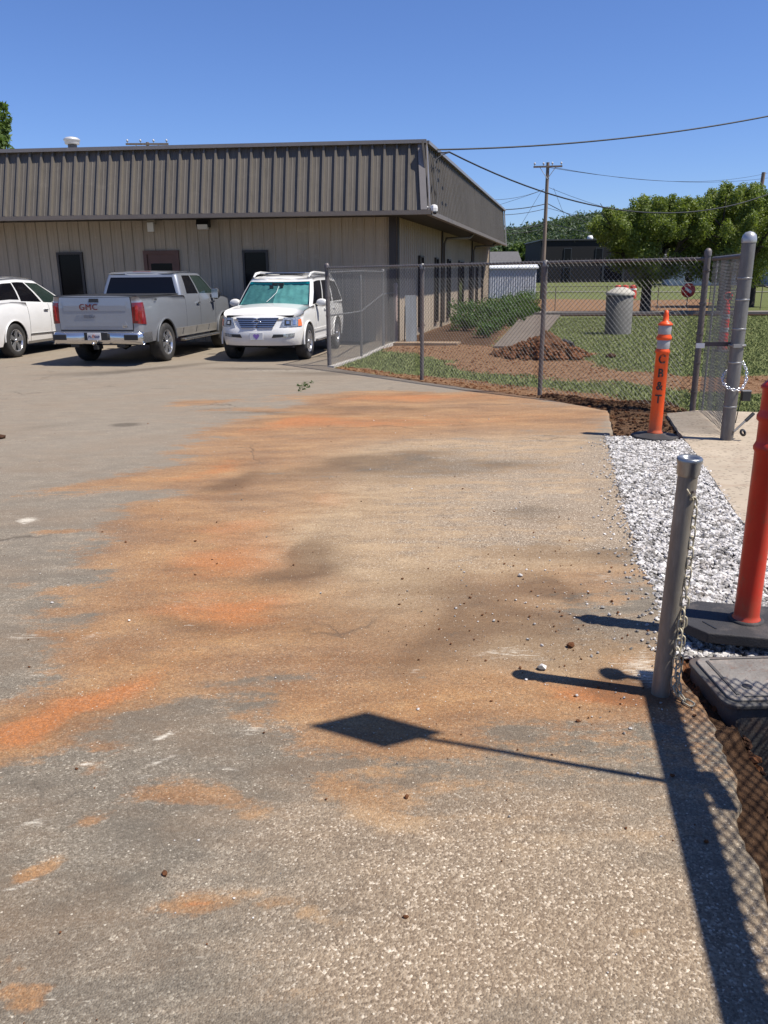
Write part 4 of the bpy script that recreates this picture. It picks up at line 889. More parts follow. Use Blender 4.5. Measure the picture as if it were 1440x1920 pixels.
# letters wrapped on the front of the tube
M_ink = mat('black_ink', (.012, .012, .013), .5)
ang0 = math.atan2(-8.62, -2.965)
for ch, z in (('C', .80), ('B', .655), ('&', .52), ('T', .385)):
    vs, fs2 = text_verts(ch, .125, .0035)
    if ch == 'T':            # straight strokes cut into short pieces so that they follow the round tube
        vs, fs2 = [], []
        for x0, x1, y0, y1, k in ((-.043, .043, .030, .046, 10), (-.009, .009, -.046, .030, 2)):
            for i in range(k):
                o_ = len(vs); xa, xb = x0+(x1-x0)*i/k, x0+(x1-x0)*(i+1)/k; vs += [(xa, y0, .003), (xb, y0, .003), (xb, y1, .003), (xa, y1, .003)]; fs2.append((o_, o_+1, o_+2, o_+3))
    out = []
    for x, y, zz in vs:
        rr = .0705+max(0, zz)*.3+.0006; a_ = ang0 + x*.85/rr; out.append((rr*math.cos(a_), rr*math.sin(a_), z+.04+y))
    MB().add(out, fs2).build('letter', M_ink, ct)
channelizer((1.745, 3.56, .045), .057, 1.27, M_red, 'near red-orange channelizer post on thick black rubber base at right edge', False, rect_base)
# distant grabber cone seen through the panel
gcn = root('grabber_cone', (7.94, 19.0, -.03), 0, 'tall slim orange cone with ring handle on the lawn behind the mesh panel', 'cone')
MB().lathe([(.12, .02), (.10, .3), (.085, .8), (.06, 1.08), (.03, 1.12), (.03, 1.16), (0, 1.16)], (0, 0, 0), 18).build('cone_body', M_red, gcn)
MB().lathe([(.22, 0), (.22, .03), (.12, .05)], (0, 0, 0), 8).build('cone_base', M_rub, gcn)
for z, rr in ((.5, .098), (.8, .088)): MB().lathe([(rr, z-.05), (rr, z+.05)], (0, 0, 0), 18).build('reflective_band', M_band_w, gcn)
MB().sweep([(.09*math.cos(t_), 0, 1.24+.09*math.sin(t_)) for t_ in np.linspace(0, 6.28, 14)[:-1]], .02, 6, closed=True).build('ring_handle', M_red, gcn)

# ------------------------------------------------------------------ water meter box
mbx = root('meter_box', (1.70, 3.07, -.20), R(2), 'grimy plastic water meter box with pale speckled lid beside the trench', 'utility box')
def rrect(w, d, r, n=5):
    out = []
    for cx, cy, a0 in ((w-r, d-r, 0), (-w+r, d-r, 90), (-w+r, -d+r, 180), (w-r, -d+r, 270)):
        for i in range(n+1): t_ = R(a0+90*i/n); out.append((cx+r*math.cos(t_), cy+r*math.sin(t_)))
    return out
M_boxb = mat('grey_box_plastic', (.06, .057, .054), .7, var=.25, scale=6, dirt=((.12, .06, .03), 5, .7), bump=.3)
def lid_mat():
    m = N('speckled_lid'); g = m.pos(); c = m.ramp(m.noise(g, 5, 6, .7), [(.3, (.13, .115, .10)), (.7, (.24, .22, .195))])
    c = m.mix(m.ramp(m.voro(g, 55, 'Distance'), [(.12, .8), (.22, 0)]), c, (.10, .07, .055))
    c = m.mix(m.ramp(m.noise(g, 22, 6, .75), [(.52, 0), (.66, .6)]), c, (.14, .06, .03))
    c = m.mix(m.ramp(m.noise(g, 11, 4, .7), [(.6, 0), (.7, .5)]), c, (.40, .38, .34))
    m.l(c, m.b.inputs['Base Color']); m.b.inputs['Roughness'].default_value = .7; m.bump(m.voro(g, 70, 'Distance'), .5, .003); return m.m
MB().prism(rrect(.335, .205, .06), -.30, .232).build('box_body', M_boxb, mbx, bevel=.006)
MB().prism(rrect(.345, .215, .065), .225, .245).build('rim', M_boxb, mbx, bevel=.005)
ld = MB().prism(rrect(.315, .187, .045), .244, .256).build('lid', lid_mat(), mbx, bevel=.004)
MB().box((-.27, 0, .2575), (.012, .30, .004)).box((0, -.165, .2575), (.50, .006, .004)).box((0, .165, .2575), (.50, .006, .004)).build('lid_rib', M_boxb, ld)
MB().lathe([(.022, .256), (.02, .259), (.0, .2585)], (-.2, -.08, 0), 14).build('finger_hole', M_black, ld)

# ------------------------------------------------------------------ sliding gate just outside the frame on the right (its shadow falls across the lot)
kx, ky = .577*.941, -.577*.337
def up_from_shadow(x, y, h): return Vector((x+kx*h, y+ky*h, h))
sg = root('sliding_gate', (2.0, .6, 0), 0, 'sliding gate with thick top rail and chain link infill, parked open beside the lot', 'gate')
g0 = Vector((2.0, .6, 0)); a_ = up_from_shadow(1.217, 3.22, 1.9); b_ = up_from_shadow(.56, -.15, 1.9); c_ = up_from_shadow(.885, 1.52, 1.9)
MB().tube(a_-g0, b_-g0, .057, 16).build('top_rail', M_galv, sg)
low = lambda p, z: Vector((p.x, p.y, z))
a2 = a_.lerp(b_, .0)
MB().tube(low(a_, .25)-g0, low(b_, .25)-g0, .03, 12).build('bottom_rail', M_galv, sg)
MB().tube(low(c_, .0)-g0, low(c_, 1.9)-g0, .05, 14).build('upright', M_galv, sg)
MB().tube(low(b_, .0)-g0, low(b_, 1.9)-g0, .05, 14).build('upright', M_galv, sg)
fabric(low(a_.lerp(b_, .02), 0), low(b_, 0), .26, 1.88, M_wire, sg, g0, r=.0042)
o = MB().lathe([(.0, -.03), (.05, -.03), (.06, 0), (.05, .03), (0, .03)], (0, 0, 0), 18, axis='x').build('guide_roller', M_black, sg, up_from_shadow(1.03, 3.2, 1.84)-g0)
MB().tube(up_from_shadow(1.03, 3.2, 1.80)-g0, up_from_shadow(1.22, 3.12, 1.80)-g0, .02, 8).build('roller_arm', M_galv, sg)
sp0, sp1 = low(a_, 0).lerp(low(b_, 0), .22), low(b_, 0)  # solid plate added to the unseen gate to throw shade into the trench
MB().add([sp0+ZU*.02-g0, sp1+ZU*.02-g0, sp1+ZU*1.3-g0, sp0+ZU*1.3-g0, sp0+ZU*.02-g0+Vector((.004, 0, 0)), sp1+ZU*.02-g0+Vector((.004, 0, 0)), sp1+ZU*1.3-g0+Vector((.004, 0, 0)), sp0+ZU*1.3-g0+Vector((.004, 0, 0))], [(0, 1, 2, 3), (7, 6, 5, 4), (3, 2, 6, 7), (0, 4, 5, 1), (0, 3, 7, 4), (1, 5, 6, 2)]).build('shade_plate', M_galvd, sg)
# box and whip with diamond sign fixed to the gate
pb = up_from_shadow(1.15, 2.36, 1.5)
MB().box((0, 0, 0), (.05, .21, .05)).build('control_box', M_black, sg, pb-g0, bevel=.005)
sn = root('diamond_sign', pb, 0, 'small diamond sign on a thin whip rising above the sliding gate', 'sign')
pt = up_from_shadow(0.0, 2.757, 3.6)
MB().tube((0, 0, 0), pt-pb, .014, 8).build('whip', M_black, sn)
V1 = Vector((-.225, .014, .08)); V2 = Vector((.078, .09, .205)); cc = pt-pb; nn = V1.cross(V2).normalized()*.003
MB().add([cc+V1*1.0+nn, cc+V2+nn, cc-V1+nn, cc-V2+nn, cc+V1-nn, cc+V2-nn, cc-V1-nn, cc-V2-nn], [(0, 1, 2, 3), (7, 6, 5, 4), (0, 4, 5, 1), (1, 5, 6, 2), (2, 6, 7, 3), (3, 7, 4, 0)]).build('sign_plate', M_or, sn)
# ------------------------------------------------------------------ vehicles
def paint(name, col, metal=0., rough=.28, dust=.12):
    m = N(name); p = m.pos(); c = m.ramp(m.noise(p, 2.2, 5, .65), [(.3, tuple(x*.93 for x in col)), (.7, col)])
    sepz = m.n('ShaderNodeSeparateXYZ'); m.l(p, sepz.inputs[0])
    low = m.math('MULTIPLY', m.ramp(m.math('ADD', sepz.outputs[2], m.math('MULTIPLY', m.noise(p, 6, 4), .5)), [(.65, 1), (1.05, 0)]), dust)
    c = m.mix(low, c, (.38, .30, .23))
    m.l(c, m.b.inputs['Base Color']); m.b.inputs['Metallic'].default_value = metal; m.b.inputs['Roughness'].default_value = rough
    m.b.inputs['Coat Weight'].default_value = .7; m.b.inputs['Coat Roughness'].default_value = .05; return m.m
M_silver = paint('silver_paint', (.32, .335, .36), .5, .36, .3)
M_wpaint = paint('white_paint', (.72, .71, .69), 0, .3, .12)
M_pearl = paint('pearl_white_paint', (.70, .685, .65), 0, .3, .1)
M_carglass = mat('tinted_car_glass', (.006, .006, .008), .07, var=.1, spec=.3)
M_greenglass = mat('green_car_glass', (.022, .035, .030), .05, var=.1, spec=.7)
M_chrome = mat('chrome', (.62, .61, .60), .16, .9, var=.05)
M_tyre = mat('tyre_rubber', (.022, .021, .02), .8, var=.25, scale=6, dirt=((.12, .10, .085), 5, .4))
M_rim = mat('alloy_rim', (.55, .55, .56), .25, .8)
M_rimd = mat('dark_rim_back', (.03, .03, .032), .5)
M_under = mat('underbody_black', (.012, .012, .012), .9)
M_tail = mat('red_lamp', (.17, .006, .009), .12, var=.25, scale=14, coat=.8)
M_clear = mat('clear_lamp', (.32, .34, .36), .08, .4, var=.6, scale=22, coat=1.)
M_amber = mat('amber_lamp', (.75, .17, .03), .15, var=.2, coat=.8)
M_plate = mat('plate_white', (.60, .60, .60), .45)
M_emb = mat('badge_red', (.13, .012, .012), .3, coat=.5)
M_grime = mat('dusty_lower_trim', (.20, .185, .165), .55, .1)

def lerpt(tab):
    xs = [t[0] for t in tab]; ys = [t[1] for t in tab]
    return lambda x: float(np.interp(x, xs, ys))
class Car:
    def __init__(s, rt, X0, X1, W, rr, rf, bow_r, bow_f, zlow, arches, za, ztop, sidef, rearp, frontp, taper=.04, crown=.04):
        s.rt = rt; s.X0, s.X1, s.W, s.rr, s.rf = X0, X1, W, rr, rf; s.bow_r, s.bow_f = bow_r, bow_f; s.zlow = zlow
        s.arches, s.za = arches, za; s.ztop, s.sidef, s.rearp, s.frontp = map(lerpt, (ztop, sidef, rearp, frontp)); s.taper = taper; s.crown = crown
        s.a = W-rr; s.b = s.a+rr*math.pi/2; s.c = s.b+(X1-X0-rr-rf); s.d = s.c+rf*math.pi/2; s.e = s.d+W-rf
    def plan(s, q):
        if q < s.a: x, y = s.X0, q
        elif q < s.b: t_ = (q-s.a)/s.rr; x, y = s.X0+s.rr*(1-math.cos(t_)), s.W-s.rr+s.rr*math.sin(t_)
        elif q < s.c: x, y = s.X0+s.rr+(q-s.b), s.W
        elif q < s.d: t_ = (q-s.c)/s.rf; x, y = s.X1-s.rf+s.rf*math.sin(t_), s.W-s.rf+s.rf*math.cos(t_)
        else: x, y = s.X1, s.e-q
        return x, y
    def q_at(s, x): return s.b+(x-s.X0-s.rr)      # on the straight side
    def pt(s, q, z, sg=1, off=0.):
        x, y = s.plan(min(max(q, 0), s.e))
        def sm(t_): t_ = min(max(t_, 0), 1); return t_*t_*(3-2*t_)
        wr_ = sm(1-(x-s.X0)/.55); wf_ = sm(1-(s.X1-x)/.75)
        xx = x + wr_*s.rearp(z) - wf_*s.frontp(z) + s.bow_r*wr_*(y/s.W)**2 - s.bow_f*wf_*(y/s.W)**2
        L = (s.X1-s.X0)/2; yy = y*s.sidef(z)*(1-s.taper*abs((x-(s.X0+s.X1)/2)/L)**3)
        p = Vector((xx, yy*sg, z))
        if off:
            e = 1e-3; p1 = s.pt(q+e, z, sg); p2 = s.pt(q, z+e, sg); n = (p1-p).cross(p2-p)
            if n.length > 0: n.normalize(); n = n*(sg); p = p - n*off if False else p + n*off*(1 if n.dot(p-Vector(((s.X0+s.X1)/2, 0, z))) > 0 else -1)
        return p
    def zl(s, x, side):
        z = s.zlow
        for xa, Ra in s.arches:
            if side and abs(x-xa) < Ra: z = max(z, s.za+math.sqrt(max(0, Ra*Ra-(x-xa)**2)))
        return z
    def shell(s, doors, m, K=9):
        qs = list(np.linspace(0, s.a, 7))+list(np.linspace(s.a, s.b, 6)[1:])+list(np.linspace(s.c, s.d, 6))+list(np.linspace(s.d, s.e, 7)[1:])
        x = s.X0+s.rr+.06
        while x < s.X1-s.rf-.02: qs.append(s.q_at(x)); x += .075
        for xa, Ra in s.arches:
            for t_ in np.linspace(0, math.pi, 17):
                xx = xa+Ra*math.cos(t_)*.9999
                qs.append(s.q_at(xx) if s.X0+s.rr < xx < s.X1-s.rf else 0)
        ed = sorted({d for dd in doors for d in dd})
        for d in ed: qs += [s.q_at(d-.006), s.q_at(d+.006)]
        qs = sorted(set(round(q, 4) for q in qs if q >= 0))
        body = MB(); dm = {i: [MB(), MB()] for i in range(len(doors))}
        for sg_i, sg in enumerate((1, -1)):
            for q0, q1 in zip(qs[:-1], qs[1:]):
                if q1-q0 < 1e-4: continue
                xm = s.plan((q0+q1)/2)[0]; tgt = body
                if any(abs(xm-d) < .0055 for d in ed): continue
                for i, (d0, d1) in enumerate(doors):
                    if d0 < xm < d1: tgt = dm[i][sg_i]
                vs = []
                for q in (q0, q1):
                    x_, y_ = s.plan(q); lo = s.zl(x_, y_ > s.W*.8); hi = s.ztop(x_)
                    for k in range(K+1): t_ = k/K; vs.append(s.pt(q, lo+(hi-lo)*t_, sg))
                fs = [((k, K+1+k, K+2+k, k+1) if sg > 0 else (k, k+1, K+2+k, K+1+k)) for k in range(K)]
                tgt.add(vs, fs, True)
        # lid
        nr = 9; rows = []
        for q in qs:
            x_, y_ = s.plan(q); z = s.ztop(x_); P = s.pt(q, z, 1)
            rows.append([(P.x, P.y*(1-2*j/nr), z+s.crown*(1-(1-2*j/nr)**2)*min(1, P.y/(s.W*.6))) for j in range(nr+1)])
        vs = [p for r_ in rows for p in r_]; fs = [(i*(nr+1)+j, i*(nr+1)+j+1, (i+1)*(nr+1)+j+1, (i+1)*(nr+1)+j) for i in range(len(rows)-1) for j in range(nr)]
        body.add(vs, fs, True)
        body = merge(body).build('body', m, s.rt)
        for i in dm:
            for k_ in (0, 1):
                if dm[i][k_].v: merge(dm[i][k_]).build('door', m, s.rt)
        return body
    def patch(s, name, m, quad, sg=1, off=.008, n=(6, 4), parent=None, mirror=False, tgt=None):
        """quad: four (q, z) corners; sg 0 = patch spans the centre line with q signed"""
        mb = tgt or MB(); Pq = lambda q, z, o_: s.pt(abs(q), z, (1 if q >= 0 else -1) if sg == 0 else sg, o_)
        for l_ in (0,):
            (a0, a1), (b0, b1), (c0, c1), (d0, d1) = quad; vs = []
            for j in range(n[1]+1):
                for i in range(n[0]+1):
                    u, v = i/n[0], j/n[1]
                    q = (a0*(1-u)+b0*u)*(1-v)+(d0*(1-u)+c0*u)*v; z = (a1*(1-u)+b1*u)*(1-v)+(d1*(1-u)+c1*u)*v
                    vs.append(Pq(q, z, off))
            w = n[0]+1; fs = [(j*w+i, j*w+i+1, j*w+w+i+1, j*w+w+i) for j in range(n[1]) for i in range(n[0])]
            rim = [i for i in range(w)]+[j*w+n[0] for j in range(1, n[1]+1)]+[n[1]*w+i for i in range(n[0]-1, -1, -1)]+[j*w for j in range(n[1]-1, 0, -1)]
            cen = sum((Vector(v) for v in vs), Vector())/len(vs); mid = Vector(((s.X0+s.X1)/2, 0, cen.z))
            base = [Vector(vs[i]) + (mid-Vector(vs[i])).normalized()*max(.02, off*2.5) for i in rim]; o_ = len(vs)
            vs = vs+base; k = len(rim); fs += [(rim[i], rim[(i+1) % k], o_+(i+1) % k, o_+i) for i in range(k)]
            mb.add(vs, fs, False)
        if tgt: return mb
        return mb.build(name, m, parent or s.rt)
def merge(mb):
    """weld coincident vertices so that shading is smooth"""
    key = {}; v2 = []; mp = []
    for v in mb.v:
        k = (round(v[0], 4), round(v[1], 4), round(v[2], 4))
        if k not in key: key[k] = len(v2); v2.append(v)
        mp.append(key[k])
    o = MB(); o.v = v2
    for f, s_ in zip(mb.f, mb.s):
        g = []
        for i in f:
            j = mp[i]
            if j not in g: g.append(j)
        if len(g) > 2: o.f.append(tuple(g)); o.s.append(s_)
    return o
class Cabin:
    def __init__(s, rt, bot, top, zb, zr, bow_b, bow_f, bulge=.015):
        """bot/top: (x0, x1, half width, corner radius)"""
        s.rt, s.bot, s.top, s.zb, s.zr, s.bb, s.bf, s.bulge = rt, bot, top, lerpt(zb), lerpt(zr), bow_b, bow_f, bulge
    def ring(s, q, R_, zf):
        x0, x1, w, r = R_
        if q <= 1: x, y = x0, (w-r)*q
        elif q <= 2: t_ = (q-1)*math.pi/2; x, y = x0+r*(1-math.cos(t_)), w-r+r*math.sin(t_)
        elif q <= 3: x, y = x0+r+(x1-x0-2*r)*(q-2), w
        elif q <= 4: t_ = (q-3)*math.pi/2; x, y = x1-r+r*math.sin(t_), w-r+r*math.cos(t_)
        else: x, y = x1, (w-r)*(5-q)
        f = (1-(y/w)**2); m_ = (x-x0)/(x1-x0)
        x += s.bf*f*max(0, m_-.5)*2 - s.bb*f*max(0, .5-m_)*2
        return Vector((x, y, zf(x)))
    def pt(s, q, t_, sg=1, off=0):
        a = s.ring(q, s.bot, s.zb); b = s.ring(q, s.top, s.zr); p = a.lerp(b, t_)
        c = Vector(((s.bot[0]+s.bot[1])/2, 0, 0)); d = Vector((p.x-c.x, p.y, 0))
        if q > 2 and q < 3: d = Vector((0, 1, 0))
        elif q <= 1: d = Vector((-1, 0, 0))
        elif q >= 4: d = Vector((1, 0, 0))
        else: d.normalize()
        p = p + d*(s.bulge*math.sin(math.pi*t_)+off); p.y *= sg; return p
    def build(s, m, panes, crown=.05, fname='cab'):
        """panes: (name, q0, q1, t0, t1, material, both)"""
        qs = {0, .35, .7, 1, 1.33, 1.66, 2, 3, 3.33, 3.66, 4, 4.35, 4.7, 5}|set(np.round(np.linspace(2, 3, 15), 3)); ts = {0, .15, .5, .8, 1.0}
        for p in panes: qs |= {p[1], p[2]}; ts |= {p[3], p[4]}
        qs = sorted(qs); ts = sorted(ts); frame = MB(); pm = {}
        for sg in (1, -1):
            for q0, q1 in zip(qs[:-1], qs[1:]):
                if q1-q0 < 1e-6: continue
                for t0, t1 in zip(ts[:-1], ts[1:]):
                    qm, tm = (q0+q1)/2, (t0+t1)/2; tgt = frame; off = 0
                    for i, p in enumerate(panes):
                        if p[1] < qm < p[2] and p[3] < tm < p[4]:
                            k = (i, sg if p[6] else 0); tgt = pm.setdefault(k, MB()); off = -.008
                    v = [s.pt(q0, t0, sg, off), s.pt(q1, t0, sg, off), s.pt(q1, t1, sg, off), s.pt(q0, t1, sg, off)]
                    tgt.add(v, [(0, 1, 2, 3) if sg > 0 else (3, 2, 1, 0)], True)
        nr = 8; rows = []
        for q in qs:
            P = s.pt(q, 1, 1); rows.append([(P.x, P.y*(1-2*j/nr), P.z+crown*(1-(1-2*j/nr)**2)*min(1, P.y/(s.top[2]*.7))) for j in range(nr+1)])
        vs = [p for r_ in rows for p in r_]
        frame.add(vs, [(i*(nr+1)+j, i*(nr+1)+j+1, (i+1)*(nr+1)+j+1, (i+1)*(nr+1)+j) for i in range(len(rows)-1) for j in range(nr)], True)
        f = merge(frame).build(fname, m, s.rt); out = {}
        for (i, sg), mb in pm.items(): out[(i, sg)] = merge(mb).build(panes[i][0], panes[i][5], s.rt)
        return f, out
def wheel(rt, x, y, R_, w, rimr, style, sg):
    t_ = []; prof = [(rimr*.98, -w/2+.01), (rimr+.012, -w/2), (R_-.03, -w/2+.004), (R_-.008, -w/2+.025), (R_, -w/2+.05), (R_, w/2-.05), (R_-.008, w/2-.025), (R_-.03, w/2-.004), (rimr+.012, w/2), (rimr*.98, w/2-.01)]
    ty = MB().lathe(prof, (0, 0, 0), 36, axis='y'); ty = ty.build('wheel', M_tyre, rt, (x, y, R_-.006))
    yo = sg*(w/2-.02)
    rim = MB().lathe([(rimr*1.0, yo), (rimr*.99, yo+sg*.012), (rimr*.93, yo+sg*.01), (rimr*.90, yo-sg*.05)], (0, 0, 0), 36, axis='y')
    n, wd = style
    for i in range(n):
        a_ = 2*math.pi*i/n+.2; ca, sa = math.cos(a_), math.sin(a_); vs = []
        for rr_, hw, dy in ((rimr*.16, wd*.55, .0), (rimr*.55, wd*.7, .004), (rimr*.95, wd, .008)):
            for s_ in (-1, 1): vs.append((rr_*ca-s_*hw*sa, yo+sg*dy-sg*.004, rr_*sa+s_*hw*ca))
        b = [(v[0], v[1]-sg*.03, v[2]) for v in vs]
        rim.add(vs+b, [(0, 1, 3, 2), (2, 3, 5, 4), (0, 2, 8, 6), (2, 4, 10, 8), (1, 7, 9, 3), (3, 9, 11, 5)])
    rim.lathe([(0, yo+sg*.012), (rimr*.13, yo+sg*.012), (rimr*.18, yo), (rimr*.18, yo-sg*.03)], (0, 0, 0), 16, axis='y')
    rim.build('rim', M_rim, ty)
    MB().lathe([(0, yo-sg*.055), (rimr*.92, yo-sg*.05)], (0, 0, 0), 24, axis='y').build('rim_back', M_rimd, ty)
    return ty
def flat_text(txt, size, bold, mtx, m, name, parent):
    vs, fs = text_verts(txt, size, bold); return MB().add([mtx @ Vector(v) for v in vs], fs).build(name, m, parent)
def mirror_pod(rt, x, y, z, sg, m, d=(.13, .13, .1), shell=None):
    ph = MB().lathe([(0, -1), (.45, -.93), (.8, -.6), (.97, -.2), (1, .3), (.93, .75), (.6, .98), (0, 1)], (0, 0, 0), 14, axis='x')
    ph.v = [(v[0]*d[2], v[1]*d[0], v[2]*d[1]) for v in ph.v]; o = ph.build('side_mirror', m, rt, (x, y+sg*d[0]*1.2, z))
    MB().tube((0, -sg*d[0]*1.4, -d[1]*.7), (0, 0, -d[1]*.5), .025, 8).build('mirror_arm', M_black, o)
    return o

# --- silver pickup, seen from behind
hd = R(9); tx = root('pickup_truck', (-5.60, 17.76, 0), R(90)-hd, 'silver crew cab pickup parked facing the building, tailgate towards the camera', 'pickup truck', 'vehicles parked along the front of the building')
T = Car(tx, -1.17, 4.48, .985, .10, .42, .02, .10, .47, [(0, .49), (3.58, .49)], .40,
        [(-1.2, 1.375), (1.0, 1.36), (1.3, 1.335), (3.0, 1.32), (3.6, 1.30), (4.4, 1.22), (4.5, 1.15)],
        [(.4, .955), (.6, .985), (.9, 1.0), (1.12, .995), (1.25, .985), (1.38, .955)], [(.4, .02), (.7, 0), (1.2, .0), (1.38, .015)], [(.4, .06), (.7, 0), (1.1, .0), (1.32, .12)], .02, .015)
T.shell([(1.16, 2.02), (2.02, 3.02)], M_silver)
TC = Cabin(tx, (.98, 3.28, .945, .06), (1.10, 2.45, .81, .08), [(0, 1.34), (3.4, 1.31)], [(.9, 1.80), (1.3, 1.855), (2.2, 1.86), (2.6, 1.82)], .02, .06)
TC.build(M_silver, [('rear_window', 0, .97, .10, .84, M_carglass, False), ('side_window', 2.14, 2.47, .1, .86, M_carglass, True), ('side_window', 2.51, 2.98, .1, .86, M_greenglass, True), ('windshield', 4.1, 5, .08, .92, M_greenglass, False)], .035)
MB().box((1.65, 0, .9), (5.3, 1.5, .75)).build('underbody', M_under, tx)
MB().box((-.08, 0, 1.384), (2.08, 1.78, .03)).build('bed_cover', M_black, tx, bevel=.008)
# tailgate panel: proud frame with recessed middle
T.patch('tailgate_gap', M_black, ((-.815, .70), (.815, .70), (.815, 1.372), (-.815, 1.372)), 0, .004, (10, 6))
tg = T.patch('tailgate', M_silver, ((-.80, .73), (.80, .73), (.80, 1.36), (-.80, 1.36)), 0, .016, (10, 6))
T.patch('tailgate_step', M_silver, ((-.70, .80), (.70, .80), (.64, .90), (-.64, .90)), 0, .024, (10, 2), tg)
T.patch('tailgate_step', M_silver, ((-.68, 1.10), (.68, 1.10), (.72, 1.30), (-.72, 1.30)), 0, .022, (10, 2), tg)
T.patch('tailgate_handle', M_black, ((-.11, 1.265), (.11, 1.265), (.10, 1.335), (-.10, 1.335)), 0, .034, (2, 1), tg)
def rear_m(x, y, z): return Matrix.Translation((x, y, z)) @ Matrix(((0, 0, -1, 0), (-1, 0, 0, 0), (0, 1, 0, 0), (0, 0, 0, 1)))
xr = -1.17-.03
flat_text('GMC', .17, .0, rear_m(xr-.010, .12, 1.17), M_emb, 'badge', tg)
flat_text('SIERRA', .075, .003, rear_m(xr+.008, .12, .985), mat('grey_badge', (.22, .22, .23), .4, .3), 'badge', tg)
flat_text('SLT', .06, .003, rear_m(xr+.006, -.62, .79), M_chrome, 'badge', tg)
flat_text('4X4', .06, .003, Matrix.Translation((-.45, -.987, 1.30)) @ Matrix(((1, 0, 0, 0), (0, 0, -1, 0), (0, 1, 0, 0), (0, 0, 0, 1))), M_black, 'badge', tx)
for sg in (1, -1):
    tl = T.patch('tail_light', M_tail, ((T.a-.10, .86), (T.b+.10, .83), (T.b+.04, 1.26), (T.a-.06, 1.255)), sg, .014, (8, 5))
    T.patch('lamp_bar', mat('lamp_bright_red', (.34, .012, .012), .1, coat=.8), ((T.a-.03, .90), (T.a+.03, .90), (T.a+.05, 1.2), (T.a, 1.2)), sg, .022, (2, 4), tl)
    for xh in (1.98, 2.92):
        xq = T.q_at(xh-.10); T.patch('door_handle', M_chrome, ((xq-.09, 1.15), (xq+.09, 1.15), (xq+.09, 1.185), (xq-.09, 1.185)), sg, .035, (3, 1))
    # rocker, wheel-arch lips, step bar
    T.patch('rocker_trim', M_grime, ((T.q_at(.53), .475), (T.q_at(3.05), .475), (T.q_at(3.05), .66), (T.q_at(.53), .66)), sg, .010, (14, 2))
    for xs_ in (.85, 1.65, 2.45): T.patch('trim_accent', M_chrome, ((T.q_at(xs_), .52), (T.q_at(xs_+.05), .52), (T.q_at(xs_+.10), .65), (T.q_at(xs_+.05), .65)), sg, .014, (1, 1))
    MB().box((1.9, sg*1.0, .40), (2.2, .14, .05)).build('step_bar', M_chrome if sg < 0 else M_black, tx, bevel=.015)
    for xa in (0, 3.58):
        pts = [(xa+.50*math.cos(t_), sg*.985, .40+.50*math.sin(t_)) for t_ in np.linspace(.1, math.pi-.1, 18)]
        MB().sweep(pts, .022, 6).build('wheel_arch_lip', mat('dark_arch', (.10, .105, .115), .5), tx)
        wheel(tx, xa, sg*.86, .405, .27, .265, (6, .045), sg)
    mp_ = mirror_pod(tx, 2.83, sg*.95, 1.36, sg, M_black, (.11, .14, .07)); MB().box((-.066, 0, .0), (.02, .17, .22)).build('mirror_glass', M_chrome, mp_, bevel=.008)
# chrome bumper with corner steps, plate and hitch
bmp = MB(); pr = []
prof = [(.0, .44), (-.10, .455), (-.115, .52), (-.12, .60), (-.10, .66), (-.06, .685), (0, .69)]
ys_ = [-.99, -.985, -.95, -.85, -.6, -.36, -.28, -.24, .24, .28, .36, .6, .85, .95, .985, .99]
rows = []
for y in ys_:
    cut = .035 if abs(y) < .3 else 0; inn = .0 if abs(y) < .9 else (abs(y)-.9)*1.6
    rows.append([(-1.16+px*(1 if not cut else .45)+inn*(1 if px < 0 else 0), y, z-(0 if not cut else 0)) for px, z in prof])
k = len(prof); bmp.add([p for r_ in rows for p in r_], [(i*k+j, (i+1)*k+j, (i+1)*k+j+1, i*k+j+1) for i in range(len(rows)-1) for j in range(k-1)], True)
for sg in (1, -1): bmp.add([(-.75 if j else -1.16, sg*.99, z) for z in (.47, .67) for j in (0, 1)], [(0, 1, 3, 2)])
bo_ = bmp.build('rear_bumper', M_chrome, tx)
for sg in (1, -1):
    MB().box((-1.275, sg*.77, .585), (.03, .30, .11)).build('corner_step', M_black, bo_, bevel=.02)
    MB().box((-1.12, sg*.50, .42), (.16, .19, .09)).build('exhaust_tip', M_black, tx, bevel=.02)
    MB().box((-.55, sg*.88, .33), (.03, .26, .3)).build('mud_flap', M_black, tx) if False else None
MB().box((-1.235, .0, .60), (.03, .50, .15)).build('bumper_recess', M_black, bo_)
pl = MB().box((-1.257, .03, .60), (.012, .29, .145)).build('licence_plate', M_plate, bo_, bevel=.004)
flat_text('PL4 G59', .062, .003, rear_m(-1.266, .03, .595), mat('plate_ink', (.05, .06, .15), .5), 'plate_text', pl)
MB().lathe([(.03, -.012), (.02, 0), (.03, .012)], (-1.268, .03, .61), 10, axis='x').build('plate_flower', mat('peach', (.6, .2, .1), .5), pl)
MB().box((-1.18, 0, .385), (.24, .08, .08)).tube((-1.28, .0, .39), (-1.28, .0, .46), .02, 8).build('hitch', M_under, tx)
MB().lathe([(0, -.035), (.026, -.022), (.034, 0), (.026, .022), (0, .035)], (-1.29, .04, .46), 12).build('hitch_ball', M_chrome, tx)
MB().tube((0, -.72, .40), (0, .72, .40), .06, 10).lathe([(0, -.17), (.12, -.1), (.17, 0), (.12, .1), (0, .17)], (0, 0, .40), 14).build('rear_axle', M_under, tx)
MB().box((1.13, .0, 1.845), (.06, .42, .055)).build('high_brake_light', mat('dim_red_lens', (.16, .03, .03), .25), tx, bevel=.01)

